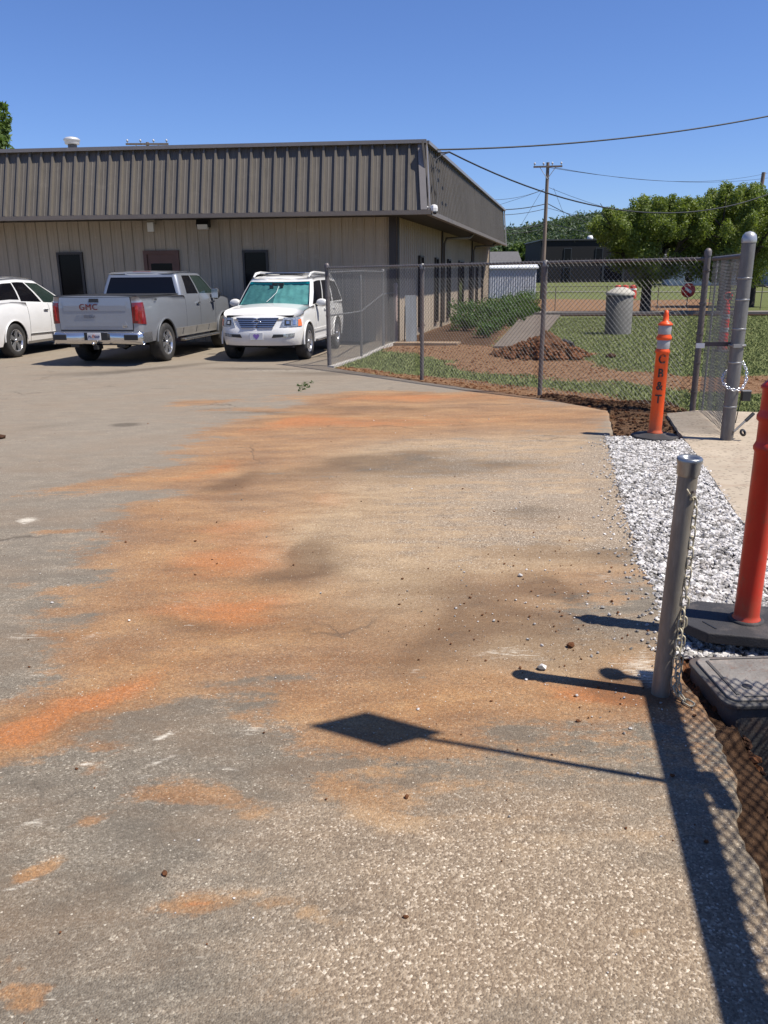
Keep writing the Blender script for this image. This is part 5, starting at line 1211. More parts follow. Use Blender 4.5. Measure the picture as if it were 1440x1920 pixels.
# --- white crossover partly behind the pickup
hd2 = R(8); cx_ = root('white_crossover', (-9.33, 18.9, 0), R(90)-hd2, 'white crossover parked left of the silver pickup and cut by the frame edge', 'car', 'vehicles parked along the front of the building')
E_ = Car(cx_, -1.02, 3.95, .955, .32, .45, .05, .12, .27, [(0, .45), (2.98, .45)], .37,
         [(-1.0, 1.10), (-.8, 1.22), (0, 1.235), (1.0, 1.19), (2.2, 1.13), (2.8, 1.10), (3.6, .98), (4, .86)],
         [(.2, .93), (.4, .975), (.7, 1.0), (.95, .995), (1.1, .97), (1.3, .91)], [(.25, .12), (.5, .0), (.9, .03), (1.2, .12)], [(.25, .12), (.5, 0), (.8, .05), (1.1, .25)], .03, .05)
E_.shell([(.62, 1.55), (1.55, 2.55)], M_wpaint)
EC = Cabin(cx_, (-.93, 2.75, .885, .26), (-.38, 1.55, .70, .24), [(-.9, 1.20), (0, 1.225), (1.0, 1.18), (2.2, 1.12), (2.9, 1.09)], [(-.5, 1.64), (0, 1.715), (.6, 1.745), (1.2, 1.72), (1.7, 1.64)], .04, .12, .03)
EC.build(M_wpaint, [('rear_window', 0, .95, .25, .88, M_carglass, False), ('side_window', 2.03, 2.34, .12, .84, M_carglass, True), ('side_window', 2.36, 2.64, .06, .86, M_carglass, True), ('side_window', 2.67, 2.985, .05, .86, M_greenglass, True), ('windshield', 4.1, 5, .06, .93, M_greenglass, False)], .045)
MB().box((1.5, 0, .62), (4.3, 1.5, .7)).build('underbody', M_under, cx_)
for sg in (1, -1):
    E_.patch('tail_light', M_tail, ((E_.a+.10, .98), (E_.b+.12, 1.0), (E_.b-.0, 1.07), (E_.a+.10, 1.09)), sg, .012, (6, 2))
    for xh in (1.50, 2.50): xq = E_.q_at(xh-.14); E_.patch('door_handle', M_chrome, ((xq-.09, 1.0), (xq+.09, .99), (xq+.09, 1.02), (xq-.09, 1.03)), sg, .03, (3, 1))
    E_.patch('door_moulding', M_chrome, ((E_.q_at(.60), .47), (E_.q_at(2.5), .45), (E_.q_at(2.5), .475), (E_.q_at(.60), .50)), sg, .014, (10, 1))
    E_.patch('sill_cladding', M_grime, ((E_.q_at(.50), .27), (E_.q_at(2.5), .27), (E_.q_at(2.5), .33), (E_.q_at(.50), .33)), sg, .010, (10, 1))
    MB().sweep([(-.45, sg*.62, 1.66), (-.3, sg*.63, 1.755), (.6, sg*.64, 1.785), (1.35, sg*.63, 1.73), (1.5, sg*.62, 1.67)], .016, 6).build('roof_rail', M_chrome, cx_)
    for xa in (0, 2.98):
        wheel(cx_, xa, sg*.83, .385, .25, .255, (5, .055), sg)
        MB().sweep([(xa+.455*math.cos(t_), sg*.955, .37+.455*math.sin(t_)) for t_ in np.linspace(0, math.pi, 16)], .014, 5).build('wheel_arch_lip', M_wpaint, cx_)
    mirror_pod(cx_, 2.2, sg*.90, 1.19, sg, M_wpaint, (.10, .08, .07))
E_.patch('rear_bumper_valance', M_black, ((-.7, .27), (.7, .27), (.75, .42), (-.75, .42)), 0, .012, (8, 2))

# --- white suv facing the camera, right of the pickup
hd3 = R(10); fwd = Vector((-math.sin(hd3), -math.cos(hd3), 0)); lx = root('white_suv', (-2.49, 17.95, 0), math.atan2(fwd.y, fwd.x), 'pearl white SUV facing the camera with a teal sunshade in its windscreen', 'car', 'vehicles parked along the front of the building')
X_ = Car(lx, -3.72, .86, .915, .22, .36, .04, .17, .34, [(0, .43), (-2.70, .43)], .37,
         [(-3.7, 1.13), (-2, 1.14), (-.75, 1.12), (-.55, 1.115), (-.2, 1.09), (.3, 1.035), (.62, .965), (.86, .88)],
         [(.25, .93), (.45, .975), (.7, 1.0), (.95, .99), (1.15, .95)], [(.3, .05), (.6, 0), (1.1, .05)], [(.3, .10), (.38, .03), (.52, .0), (.66, .012), (.72, .05), (.86, .09), (1.0, .16)], .03, .07)
X_.shell([(-2.55, -1.62), (-1.62, -.62)], M_pearl)
XC = Cabin(lx, (-3.62, -.42, .865, .07), (-3.30, -1.10, .72, .07), [(-3.8, 1.13), (-.3, 1.105)], [(-3.3, 1.68), (-2.5, 1.745), (-1.5, 1.735), (-1.0, 1.68)], .02, .13, .02)
def shield_glass():
    m = N('teal_tinted_glass'); tr = m.n('ShaderNodeBsdfTransparent'); tr.inputs[0].default_value = (.45, .74, .70, 1)
    gl = m.n('ShaderNodeBsdfGlossy'); gl.inputs['Roughness'].default_value = .03; gl.inputs[0].default_value = (.9, .95, .95, 1)
    mx = m.n('ShaderNodeMixShader'); mx.inputs[0].default_value = .12; m.l(tr.outputs[0], mx.inputs[1]); m.l(gl.outputs[0], mx.inputs[2]); m.l(mx.outputs[0], m.o.inputs[0]); return m.m
cabf, px_ = XC.build(M_pearl, [('windshield', 3.75, 5, .04, .90, shield_glass(), False), ('side_window', 2.70, 2.985, .06, .86, M_carglass, True), ('side_window', 2.38, 2.67, .06, .86, M_carglass, True), ('side_window', 2.03, 2.34, .06, .86, M_carglass, True), ('rear_window', 0, .95, .2, .88, M_carglass, False)], .05)
# folding reflective sunshade behind the glass, with creases
cols = 15; rws = 4
for half, fc in ((0, (.25, .285, .28)), (1, (.42, .45, .44))):
    vs = []
    for j in range(rws+1):
        for i in range(cols+1):
            u = i/cols; v = j/rws; q = 3.9+1.1*u; t_ = .06+.80*v
            vs.append(XC.pt(min(q, 5), t_, 1 if half else -1, -.03-.006*half-.02*(i % 3)*.5-.012*math.sin(u*9+half*2+v*3)))
    w = cols+1; MB().add(vs, [(j*w+i, j*w+i+1, j*w+w+i+1, j*w+w+i) for j in range(rws) for i in range(cols)], True).build('sunshade', mat('sunshade_foil', fc, .45, .15, var=.3, scale=5), lx)
MB().sweep([XC.pt(5, .74, 1, -.015)+Vector((0, .03, 0)), XC.pt(5, .5, 1, -.012)+Vector((0, .02, 0)), XC.pt(5, .32, 1, -.012)+Vector((0, -.06, 0)), XC.pt(5, .16, 1, -.012)+Vector((0, -.15, 0))], .007, 6).build('sunshade_edge', mat('foil_edge', (.5, .52, .5), .5), lx)
w_ = px_[(0, 0)]
P = lambda q, t_, sg, o_: XC.pt(q, t_, sg, o_)
mb = MB(); mb.add([P(3.76, .885, 1, .004), P(5, .885, 1, .004), P(5, .79, 1, .004), P(3.76, .80, 1, .004), P(3.76, .885, -1, .004), P(5, .79, -1, .004), P(3.76, .80, -1, .004)], [(0, 1, 2, 3), (4, 6, 5, 1)])
mb.build('tint_band', mat('tint_band', (.0, .10, .12), .06), w_)
MB().sweep([P(3.76, .02, 1, .012), P(4.4, .03, 1, .015), P(4.95, .05, 1, .02)], .010, 5).sweep([P(4.9, .03, -1, .02), P(4.5, .04, -1, .018), P(4.15, .05, -1, .012)], .010, 5).build('wipers', M_black, lx)
mb = MB().box(P(5, .80, 1, -.02), (.05, .26, .07)).box(P(5, .68, 1, -.015)+Vector((0, -.13, 0)), (.02, .09, .10)).box(P(5, .70, 1, -.015)+Vector((0, .10, 0)), (.02, .07, .07)); mb.build('rear_view_mirror', M_black, lx)
# sunroof and roof rails
MB().box((-1.75, 0, 1.803), (.85, .9, .02)).build('sunroof', M_carglass, lx, bevel=.008)
for sg in (1, -1):
    MB().sweep([(-3.25, sg*.66, 1.70), (-3.0, sg*.655, 1.80), (-1.55, sg*.65, 1.83), (-1.25, sg*.65, 1.80), (-1.08, sg*.65, 1.72)], [.02, .028, .028, .03, .02], 8).build('roof_rail', M_pearl, lx)
for x_ in (-1.5, -2.6): MB().tube((x_, -.64, 1.815), (x_, .64, 1.815), .014, 8).build('cross_bar', M_chrome, lx)
def fm(x, y, z): return Matrix.Translation((x, y, z)) @ Matrix(((0, 0, 1, 0), (1, 0, 0, 0), (0, 1, 0, 0), (0, 0, 0, 1)))
e_ = X_.e      # front centre
def fq(y): return X_.e-abs(y)
def fpatch(name, m, quad, off=.01, n=(6, 3), parent=None):     # quad in (y, z) on the front
    mb = MB(); (a0, a1), (b0, b1), (c0, c1), (d0, d1) = quad; vs = []
    for j in range(n[1]+1):
        for i in range(n[0]+1):
            u, v = i/n[0], j/n[1]; y = (a0*(1-u)+b0*u)*(1-v)+(d0*(1-u)+c0*u)*v; z = (a1*(1-u)+b1*u)*(1-v)+(d1*(1-u)+c1*u)*v
            vs.append(X_.pt(fq(y), z, 1 if y >= 0 else -1, off))
    w = n[0]+1; rim = [i for i in range(w)]+[j*w+n[0] for j in range(1, n[1]+1)]+[n[1]*w+i for i in range(n[0]-1, -1, -1)]+[j*w for j in range(n[1]-1, 0, -1)]
    base = [Vector(vs[i])+Vector((-.05, 0, 0)) for i in rim]; o_ = len(vs); k = len(rim)
    fs = [(j*w+i, j*w+i+1, j*w+w+i+1, j*w+w+i) for j in range(n[1]) for i in range(n[0])]+[(rim[i], rim[(i+1) % k], o_+(i+1) % k, o_+i) for i in range(k)]
    return mb.add(vs+base, fs).build(name, m, parent or lx)
gr_ = fpatch('grille', mat('grille_dark', (.03, .025, .025), .4), ((-.35, .70), (.35, .70), (.46, .885), (-.46, .885)), .014, (12, 3))
for i, z in enumerate((.735, .775, .815, .855)):
    h = .35+.11*(z-.70)/.185; fpatch('grille_bar', M_chrome, ((-h, z-.008), (h, z-.008), (h, z+.006), (-h, z+.006)), .026, (12, 1), gr_)
fpatch('grille_surround', M_chrome, ((-.47, .885), (.47, .885), (.475, .90), (-.475, .90)), .03, (12, 1), gr_)
fpatch('grille_surround', M_chrome, ((-.36, .687), (.36, .687), (.355, .70), (-.355, .70)), .026, (12, 1), gr_)
xg = X_.pt(X_.e, .79, 1, .045).x
MB().sweep([(xg, .105*math.cos(t_), .79+.068*math.sin(t_)) for t_ in np.linspace(0, 6.28, 22)[:-1]], .009, 6, closed=True).sweep([(xg, .055, .835), (xg, .01, .80), (xg, -.045, .755)][::-1], .010, 5).sweep([(xg, -.05, .757), (xg, .02, .757), (xg, .085, .765)], .009, 5).build('emblem', M_chrome, gr_)
for sg in (1, -1):
    # headlight wraps the corner
    hl = X_.patch('headlight', M_clear, ((fq(.50), .715), (fq(.50)-.38-.10, .725), (fq(.50)-.38-.06, .90), (fq(.58), .905)), sg, .014, (10, 4))
    X_.patch('turn_signal', M_amber, ((fq(.50)-.50, .735), (fq(.50)-.38, .73), (fq(.50)-.38, .86), (fq(.50)-.46, .875)), sg, .020, (3, 3), hl)
    X_.patch('lamp_bowl', M_black, ((fq(.60)-.0, .75), (fq(.60)-.12, .75), (fq(.60)-.12, .85), (fq(.60)-.0, .86)), sg, .022, (3, 3), hl)
    X_.patch('lamp_lens', M_chrome, ((fq(.60)-.03, .775), (fq(.60)-.09, .775), (fq(.60)-.09, .83), (fq(.60)-.03, .835)), sg, .030, (3, 3), hl)
    X_.patch('lamp_bowl', M_chrome, ((fq(.60)-.16, .76), (fq(.60)-.22, .76), (fq(.60)-.22, .86), (fq(.60)-.16, .86)), sg, .022, (2, 2), hl)
    X_.patch('bumper_slot', M_black, ((fq(.34), .505), (fq(.60), .52), (fq(.60), .575), (fq(.38), .575)), sg, .008, (6, 2))
    X_.patch('fog_light', M_clear, ((fq(.60)+.01, .515), (fq(.60)-.22, .53), (fq(.60)-.22, .595), (fq(.60)+.01, .58)), sg, .012, (5, 2))
    xh = [-2.45, -1.50]
    for x_ in xh: xq = X_.q_at(x_); X_.patch('door_handle', M_pearl, ((xq-.08, .99), (xq+.08, .99), (xq+.08, 1.02), (xq-.08, 1.02)), sg, .035, (3, 1))
    X_.patch('side_moulding', M_pearl, ((X_.q_at(-2.2), .56), (X_.q_at(-.48), .56), (X_.q_at(-.48), .62), (X_.q_at(-2.2), .62)), sg, .022, (8, 2))
    MB().box((-1.35, sg*.93, .38), (1.75, .16, .045)).build('running_board', M_chrome, lx, bevel=.012)
    for xa in (0, -2.70):
        wheel(lx, xa, sg*.80, .385, .25, .235, (6, .05), sg)
        MB().sweep([(xa+.437*math.cos(t_), sg*.915, .37+.437*math.sin(t_)) for t_ in np.linspace(-.05, math.pi+.05, 18)], .020, 6).build('wheel_arch_lip', M_pearl, lx)
    mirror_pod(lx, -.80, sg*.86, 1.17, sg, M_pearl, (.13, .09, .085))
X_.patch('lower_lip', M_pearl, ((-.72, .34), (.72, .34), (.78, .40), (-.78, .40)), 0, .0, (2, 1)) if False else None
pt_ = X_.pt(X_.e, .53, 1, .02).x
pl = MB().box((pt_, 0, .535), (.014, .29, .15)).build('licence_plate', M_plate, lx, bevel=.004)
hv = []
for t_ in np.linspace(0, 2*math.pi, 21)[:-1]: hv.append((pt_+.009, .0042*16*math.sin(t_)**3, .535+.0042*(13*math.cos(t_)-5*math.cos(2*t_)-2*math.cos(3*t_)-math.cos(4*t_))))
MB().add(hv, [tuple(range(20))[::-1]]).build('plate_heart', mat('violet', (.22, .13, .42), .5), pl)
MB().box((-1.4, 0, .62), (4.0, 1.45, .66)).build('underbody', M_under, lx)
# ------------------------------------------------------------------ vegetation
def leaf_mat(name, cols, scale=1.2):
    m = N(name); g = m.geo(); a = m.noise(g, scale, 4, .7); b = m.noise(g, scale*9, 3, .7)
    c = m.ramp(m.math('ADD', m.math('MULTIPLY', a, .55), m.math('MULTIPLY', b, .5)), [(.3, cols[0]), (.52, cols[1]), (.75, cols[2])])
    m.l(c, m.b.inputs['Base Color']); m.b.inputs['Roughness'].default_value = .55; m.b.inputs['Specular IOR Level'].default_value = .35
    tr = m.n('ShaderNodeBsdfTranslucent'); m.l(m.mix(1.0, c, (1.6, 1.7, .7), 'MULTIPLY'), tr.inputs[0])
    mx = m.n('ShaderNodeMixShader'); mx.inputs[0].default_value = .3; m.l(m.b.outputs[0], mx.inputs[1]); m.l(tr.outputs[0], mx.inputs[2]); m.l(mx.outputs[0], m.o.inputs[0])
    return m.m
M_bark = mat('dark_bark', (.045, .034, .027), .95, var=.4, scale=6, bump=.8, bscale=20, stretch=(1, 1, .3))
M_leaf = leaf_mat('spring_leaf', ((.06, .088, .018), (.14, .18, .038), (.28, .31, .09)))
M_leaf2 = leaf_mat('deep_leaf', ((.020, .040, .012), (.05, .085, .022), (.10, .14, .035)), .4)
M_shrub = leaf_mat('shrub_leaf', ((.015, .035, .008), (.05, .10, .02), (.12, .19, .04)), 3)
M_light = leaf_mat('light_leaf', ((.04, .07, .016), (.09, .14, .03), (.17, .22, .05)), .3)
def leaves(C_, rad, n, size, g, name, m, parent=None, org=(0, 0, 0), squash=1.):
    """n leaf quads spread round many cluster centres"""
    C_ = np.asarray(C_); rad = np.asarray(rad); k = g.choice(len(C_), n, p=rad**2/np.sum(rad**2))
    d = g.normal(size=(n, 3)); d /= np.linalg.norm(d, axis=1)[:, None]; r_ = g.random(n)**.45
    p = C_[k]+d*(rad[k]*r_)[:, None]*np.array([1, 1, squash]) - np.array(org)
    a = g.normal(size=(n, 3)); a /= np.linalg.norm(a, axis=1)[:, None]; b = np.cross(a, d+g.normal(0, .4, (n, 3))); b /= np.linalg.norm(b, axis=1)[:, None]+1e-9
    s_ = size*g.uniform(.6, 1.35, n)[:, None]
    V = np.stack([p-a*s_, p+b*s_*.42, p+a*s_, p-b*s_*.42], 1).reshape(-1, 3)
    return link(name, np_mesh(name, V, np.arange(n*4).reshape(-1, 4), m), parent)
def tree(name, x, y, z0, h, rx, ry, trunk_h, tr, nl, size, m, label, seed, forks=4, group=None, z_bot=.35, up=.0, core=1., cat='tree'):
    g = np.random.default_rng(seed); rt = root(name, (x, y, z0), 0, label, cat, group); mb = MB(); Cs = []; Rs = []
    base = Vector((0, 0, -.1)); fork = Vector((g.normal(0, .08), g.normal(0, .08), trunk_h))
    mb.sweep([base, base+Vector((0, 0, .12)), base.lerp(fork, .5), fork], [tr*1.35, tr*1.1, tr*.95, tr*.9], 9)
    mb.build('trunk', M_bark, rt); lb_ = MB()
    for f in range(forks):
        a = 2*math.pi*(f+g.random()*.5)/forks; e = Vector((math.cos(a)*rx*g.uniform(.35, .7), math.sin(a)*ry*g.uniform(.35, .7), trunk_h+(h-trunk_h)*g.uniform(.35, .68)))
        mid = fork.lerp(e, .5)+Vector((math.cos(a)*.15*rx, math.sin(a)*.15*ry, -.04*h)); lb_.sweep([fork-Vector((0, 0, .1)), mid, e], [tr*.6, tr*.42, tr*.2], 7)
        for t in range(7):
            b = a+g.uniform(-.8, .8); s_ = mid.lerp(e, g.random()); q = s_+Vector((math.cos(b)*rx*g.uniform(.15, .5), math.sin(b)*ry*g.uniform(.15, .5), h*g.uniform(0, .25)))
            lb_.sweep([s_, s_.lerp(q, .5)+Vector((0, 0, .05)), q], [tr*.2, tr*.12, tr*.05], 5)
    lb_.build('limb', M_bark, rt)
    nC = int(95*core)
    for i in range(nC):
        d = g.normal(size=3); d /= np.linalg.norm(d); rr_ = g.uniform(.25, .93)**.6
        zc = (trunk_h*.55+h)/2; hz = (h-trunk_h*.55)/2
        c = np.array([d[0]*rx*rr_*.86, d[1]*ry*rr_*.86, zc+d[2]*hz*rr_*.88]); 
        if c[2] < trunk_h*.62: c[2] = trunk_h*.62+g.random()*.5
        Cs.append(c); Rs.append(min(rx, hz)*g.uniform(.14, .30))
    for i in range(int(75*core)):   # twigs poking out of the outline
        a = g.uniform(0, 6.28); el = g.uniform(.1, 1.4); c = np.array([math.cos(a)*rx*math.cos(el), math.sin(a)*ry*math.cos(el), (trunk_h+h)/2+math.sin(el)*(h-trunk_h)/2*g.uniform(.95, 1.14)])*1.0
        Cs.append(c); Rs.append(min(rx, h)*g.uniform(.04, .09)); Cs.append(c*np.array([.93, .93, .96])); Rs.append(min(rx, h)*.085); Cs.append(c*np.array([.84, .84, .91])); Rs.append(min(rx, h)*.12)
    leaves(Cs, Rs, nl, size, g, 'crown', m, rt); return rt
T_G = 'broad trees on the lawn beyond the fence'
tree('lawn_tree', 12.4, 38.9, -.03, 5.0, 2.85, 2.4, 1.9, .24, 60000, .062, M_leaf, 'broad bushy tree with forked dark trunk just right of the concrete cylinder', 21, 4)
tree('lawn_tree', 15.9, 38.4, -.03, 5.35, 3.2, 2.8, 1.8, .28, 80000, .062, M_leaf, 'taller broad tree with thick trunk directly behind the fence corner post', 22, 5)
tree('lawn_tree', 20.3, 45.5, -.03, 5.9, 3.0, 2.6, 2.3, .2, 34000, .075, M_leaf, 'bushy tree rising behind the tall gate post near the street', 23, 4)
tA = at(9, 200, 36); tB = at(30, 268, 34)
tree('rear_tree', tA.x-1.75, 36, 0, tA.z+1.0, 1.75, 2.2, tA.z-2.6, .3, 22000, .13, M_light, 'green tree behind the roof, only branch tips entering at the left edge', 24, 4)
tree('rear_tree', tB.x-1.35, 34, 0, tB.z+.25, 1.8, 2.0, 2, .2, 9000, .11, M_light, 'lower light green tree top peeping over the left end of the roof', 25, 4)
# far trees and wooded hill
for i, (px, Yd, wpx, topy, m, la) in enumerate([(925, 150, 40, 470, M_leaf2, 'dark tree beside the far end of the metal building'), (948, 175, 44, 462, M_leaf2, 'second far dark tree left of the dark house'),
        (978, 140, 46, 458, M_light, 'light green rounded tree in the far gap between the buildings'), (1003, 150, 40, 466, M_light, 'light green tree right beside the dark building'), (1398, 120, 90, 470, M_leaf2, 'dark tree behind the white house at the far right'),
        (1440, 110, 90, 455, M_leaf2, 'large dark tree at the right frame edge beyond the street'), (1250, 150, 120, 490, M_leaf2, 'far tree partly hidden behind the lawn trees')]):
    b = at(px, 540, Yd); tp = at(px, topy, Yd).z; rx = wpx/1500*Yd*.62
    tree('far_tree', b.x, Yd, 2 if Yd > 100 else 0, tp-2, rx, rx, (tp-2)*.2, .3, 15000, .26, m, la, 40+i, 3, core=.5)
def hill():
    xs = np.linspace(-200, 900, 70); ys = np.linspace(420, 900, 40); X, Yg = np.meshgrid(xs, ys)
    px = 720+1500*X/(Yg*1.04)
    ridge = np.interp(px, [500, 860, 905, 945, 1000, 1060, 1150, 1300, 1500, 1800], [8, 22, 29, 30, 35, 42, 45, 38, 31, 25])
    Z = ridge*sstep(420, 640, Yg)*(1-.3*sstep(680, 900, Yg)) + (fbm(X*.012, Yg*.012, 61, 4)-.5)*9 + 1
    me = np_mesh('hill', np.stack([X, Yg, Z], -1).reshape(-1, 3), grid_faces(*X.shape), mat('hill_green', (.03, .045, .02), 1, var=.3, scale=.05, spec=0), True); o = link('hill', me); o['kind'] = 'structure'
    g = np.random.default_rng(5); n = 5200; ok_ = np.argwhere((px > 840) & (px < 1560) & (Yg < 700)); kk = ok_[g.integers(0, len(ok_), n)]; ii, jj = kk[:, 0], kk[:, 1]
    Cs = np.stack([X[ii, jj]+g.normal(0, 8, n), Yg[ii, jj]+g.normal(0, 6, n), Z[ii, jj]+g.uniform(-1.5, 1.5, n)], -1)
    o = leaves(Cs, g.uniform(2.5, 5.0, n), 190000, 1.15, g, 'wooded_hillside', leaf_mat('hill_leaf', ((.035, .055, .035), (.07, .10, .055), (.11, .145, .075)), .03)); o['kind'] = 'stuff'  # distance haze is mixed into these leaf colours as a paler tone
hill()
# shrubs beside the building: two rows
gS = np.random.default_rng(8)
rowl = ['nearest large shrub against the side wall', 'second shrub from the fence along the side wall', 'third shrub from the fence along the side wall', 'fourth shrub from the fence along the side wall', 'fifth shrub from the fence along the side wall', 'sixth shrub along the side wall', 'seventh shrub along the side wall', 'eighth shrub along the side wall', 'ninth shrub along the side wall near its far end', 'farthest shrub beyond the end of the side wall']
def shrub(x, y, r, h, n, label, seed, grp):
    g = np.random.default_rng(seed); rt = root('shrub', (x, y, -.04), 0, label, 'shrub', grp)
    Cs = [[g.normal(0, r*.42), g.normal(0, r*.42), g.uniform(.25, .85)*h] for _ in range(16)]
    leaves(Cs, g.uniform(.25, .5, 16)*r, n, .05, g, 'foliage', M_shrub, rt)
    mb = MB()
    for i in range(5): mb.tube((0, 0, 0), (g.normal(0, r*.4), g.normal(0, r*.4), h*.7), .012, 5, .005)
    mb.build('stems', M_bark, rt)
for i in range(10):
    v = 5.2+i*2.15; p = C0+DV*v+NS*(1.15+.1*i)
    shrub(p.x, p.y, .60+.04*i, .78+.012*i+gS.uniform(-.08, .1), 1500, rowl[i]+', green and leafy', 60+i, 'shrubs along the side wall')
for i in range(9):
    v = 2.2+i*2.0; p = C0+DV*v+NS*(2.15+.09*i)
    shrub(p.x, p.y, .36, .42+gS.uniform(-.05, .12), 420, ('low dark shrub in the front row of the bed, %s from the fence' % ['first', 'second', 'third', 'fourth', 'fifth', 'sixth', 'seventh', 'eighth', 'ninth'][i]), 80+i, 'low shrubs between bed and path')
# weed in the pavement crack
wd = root('weed', (-1.27, 13.15, 0), 0, 'straggly green weed growing from a pavement crack near the fence', 'weed')
leaves([[gS.normal(0, .045), gS.normal(0, .25), .015] for _ in range(14)], np.full(14, .032), 130, .022, gS, 'leaves', M_shrub, wd)
# soil pile with slab fragments
def mound(name, cx, cy, rx, ry, h, m, seed, label, cat):
    k = 46; u = np.linspace(-1, 1, k); U, V = np.meshgrid(u, u); d = np.hypot(U, V)
    Z = h*np.clip(1-d**1.3, 0, 1)*(.75+.7*(fbm(U*2.4+5, V*2.4, seed, 4))) + (fbm(U*6, V*6, seed+3, 4)-.5)*.34*np.clip(1.1-d, 0, 1) - .10*(d > .97)
    Z = np.where(d > 1.02, -.2, Z)
    me = np_mesh(name, np.stack([U*rx, V*ry, Z], -1).reshape(-1, 3), grid_faces(k, k), m, True); o = link(name, me, None, (cx, cy, -.04)); tag(o, label, cat); return o
M_pile = mat('turned_soil', (.10, .05, .027), 1, var=.5, scale=5, bump=1, bscale=14, spec=.1)
mound('soil_pile', 3.65, 18.1, .72, .6, .52, M_pile, 3, 'heap of dark red soil at the end of the path', 'soil pile')
mound('soil_pile', 2.85, 18.75, .42, .38, .16, M_pile, 9, 'low spill of red soil left of the main heap', 'soil pile')
gP = np.random.default_rng(3); a_ = gP.uniform(0, 6.28, 700); r_ = gP.random(700)**.6
pp = np.stack([3.6+np.cos(a_)*r_*1.05, 18.15+np.sin(a_)*r_*.9, .42*np.clip(1-r_**1.2, 0, 1)+0*r_], -1)
scatter('pile_clods', pp, (.012+.075*gP.random(700)**2.5), M_clod, seed=4)['kind'] = 'stuff'
sb = MB().box((0, 0, .17), (.07, .42, .44)).build('slab_fragment', mat('dark_slab', (.035, .03, .03), .8), None, (4.28, 18.35, -.05), .01); sb.rotation_euler = (R(8), R(-24), R(15)); tag(sb, 'dark broken slab fragment leaning against the right side of the soil pile', 'slab')
# concrete cylinder on the lawn
cy = root('concrete_riser', (7.25, 25.2, -.03), 0, 'waist-high grey concrete cylinder with pale conical lid on the lawn', 'manhole riser')
MB().lathe([(.40, 0), (.395, .02), (.395, 1.14), (.38, 1.15)], (0, 0, 0), 32).build('cylinder', mat('riser_concrete', (.115, .11, .10), .9, var=.15, scale=4, bump=.4, bscale=40), cy)
MB().lathe([(.43, 1.15), (.435, 1.20), (.40, 1.24), (.20, 1.36), (.12, 1.38), (0, 1.385)], (0, 0, 0), 32).build('cone_lid', mat('lid_concrete', (.40, .37, .31), .85, var=.12), cy)

# ------------------------------------------------------------------ far buildings, poles, street things
sh = root('metal_shed', (10.3, 67.2, 0), 0, 'low white ribbed metal shed with shade-toned front beyond the end of the building', 'shed')
M_shed = mat('shed_shaded_steel', (.42, .42, .46), .5, var=.05); M_shedw = mat('shed_white_steel', (.74, .74, .72), .5)  # white shed; the shade on its front is painted as blue-grey
mb = MB(); n_ = 22
for i in range(n_): x0 = -2.1+i*.185; mb.add([(x0, -1, 0), (x0+.05, -1.04, 0), (x0+.10, -1.04, 0), (x0+.15, -1, 0), (x0+.185, -1, 0), (x0, -1, 2.25), (x0+.05, -1.04, 2.25), (x0+.10, -1.04, 2.25), (x0+.15, -1, 2.25), (x0+.185, -1, 2.25)], [(j, j+1, j+6, j+5) for j in range(4)])
mb.build('ribbed_wall', M_shed, sh)
MB().add([(1.97, -1, 0), (2.6, 3, 0), (2.6, 3, 2.45), (1.97, -1, 2.3), (-2.1, -1, 0), (-2.1, 3, 0), (-2.1, 3, 2.45), (-2.1, -1, 2.3)], [(0, 1, 2, 3), (5, 4, 7, 6), (1, 5, 6, 2)]).build('end_wall', M_shedw, sh)
MB().add([(-2.2, -1.15, 2.27), (2.1, -1.15, 2.27), (2.75, 3.1, 2.55), (-2.2, 3.1, 2.55), (-2.2, -1.15, 2.37), (2.1, -1.15, 2.37), (2.75, 3.1, 2.65), (-2.2, 3.1, 2.65)], [(0, 1, 5, 4), (4, 5, 6, 7), (1, 2, 6, 5), (3, 2, 1, 0)]).build('roof', M_shedw, sh)
db = root('dark_building', (31, 112, .8), R(0), 'large near-black two storey building behind the lawn trees', 'building')
M_dark = mat('charcoal_cladding', (.0055, .005, .0065), .85, var=.1, scale=.3)
MB().box((0, 6, 2.5), (19.6, 12, 5.8)).build('wall', M_dark, db)
MB().box((0, 6, 5.47), (19.9, 12.3, .16)).build('parapet', mat('parapet_dark', (.05, .048, .05), .5), db)
for x, z, w, h in ((-6.2, 3.6, 1.0, 1.7), (-2.0, 3.6, 1.0, 1.7), (3, 3.6, 1, 1.7), (-6.2, 1.2, 1, 1.6), (0, 1.2, 3, 2)):
    f = MB().box((x, -.03, z), (w, .1, h)).build('window', mat('grey_frame', (.03, .032, .035), .5), db); MB().box((x, -.09, z), (w*.8, .02, h*.88)).build('pane', M_glassd, f)
MB().lathe([(0, 0), (.35, 0), (.42, .3), (.3, .6), (0, .65)], (-2.6, 3, 5.5), 10).build('roof_dish', M_white, db)
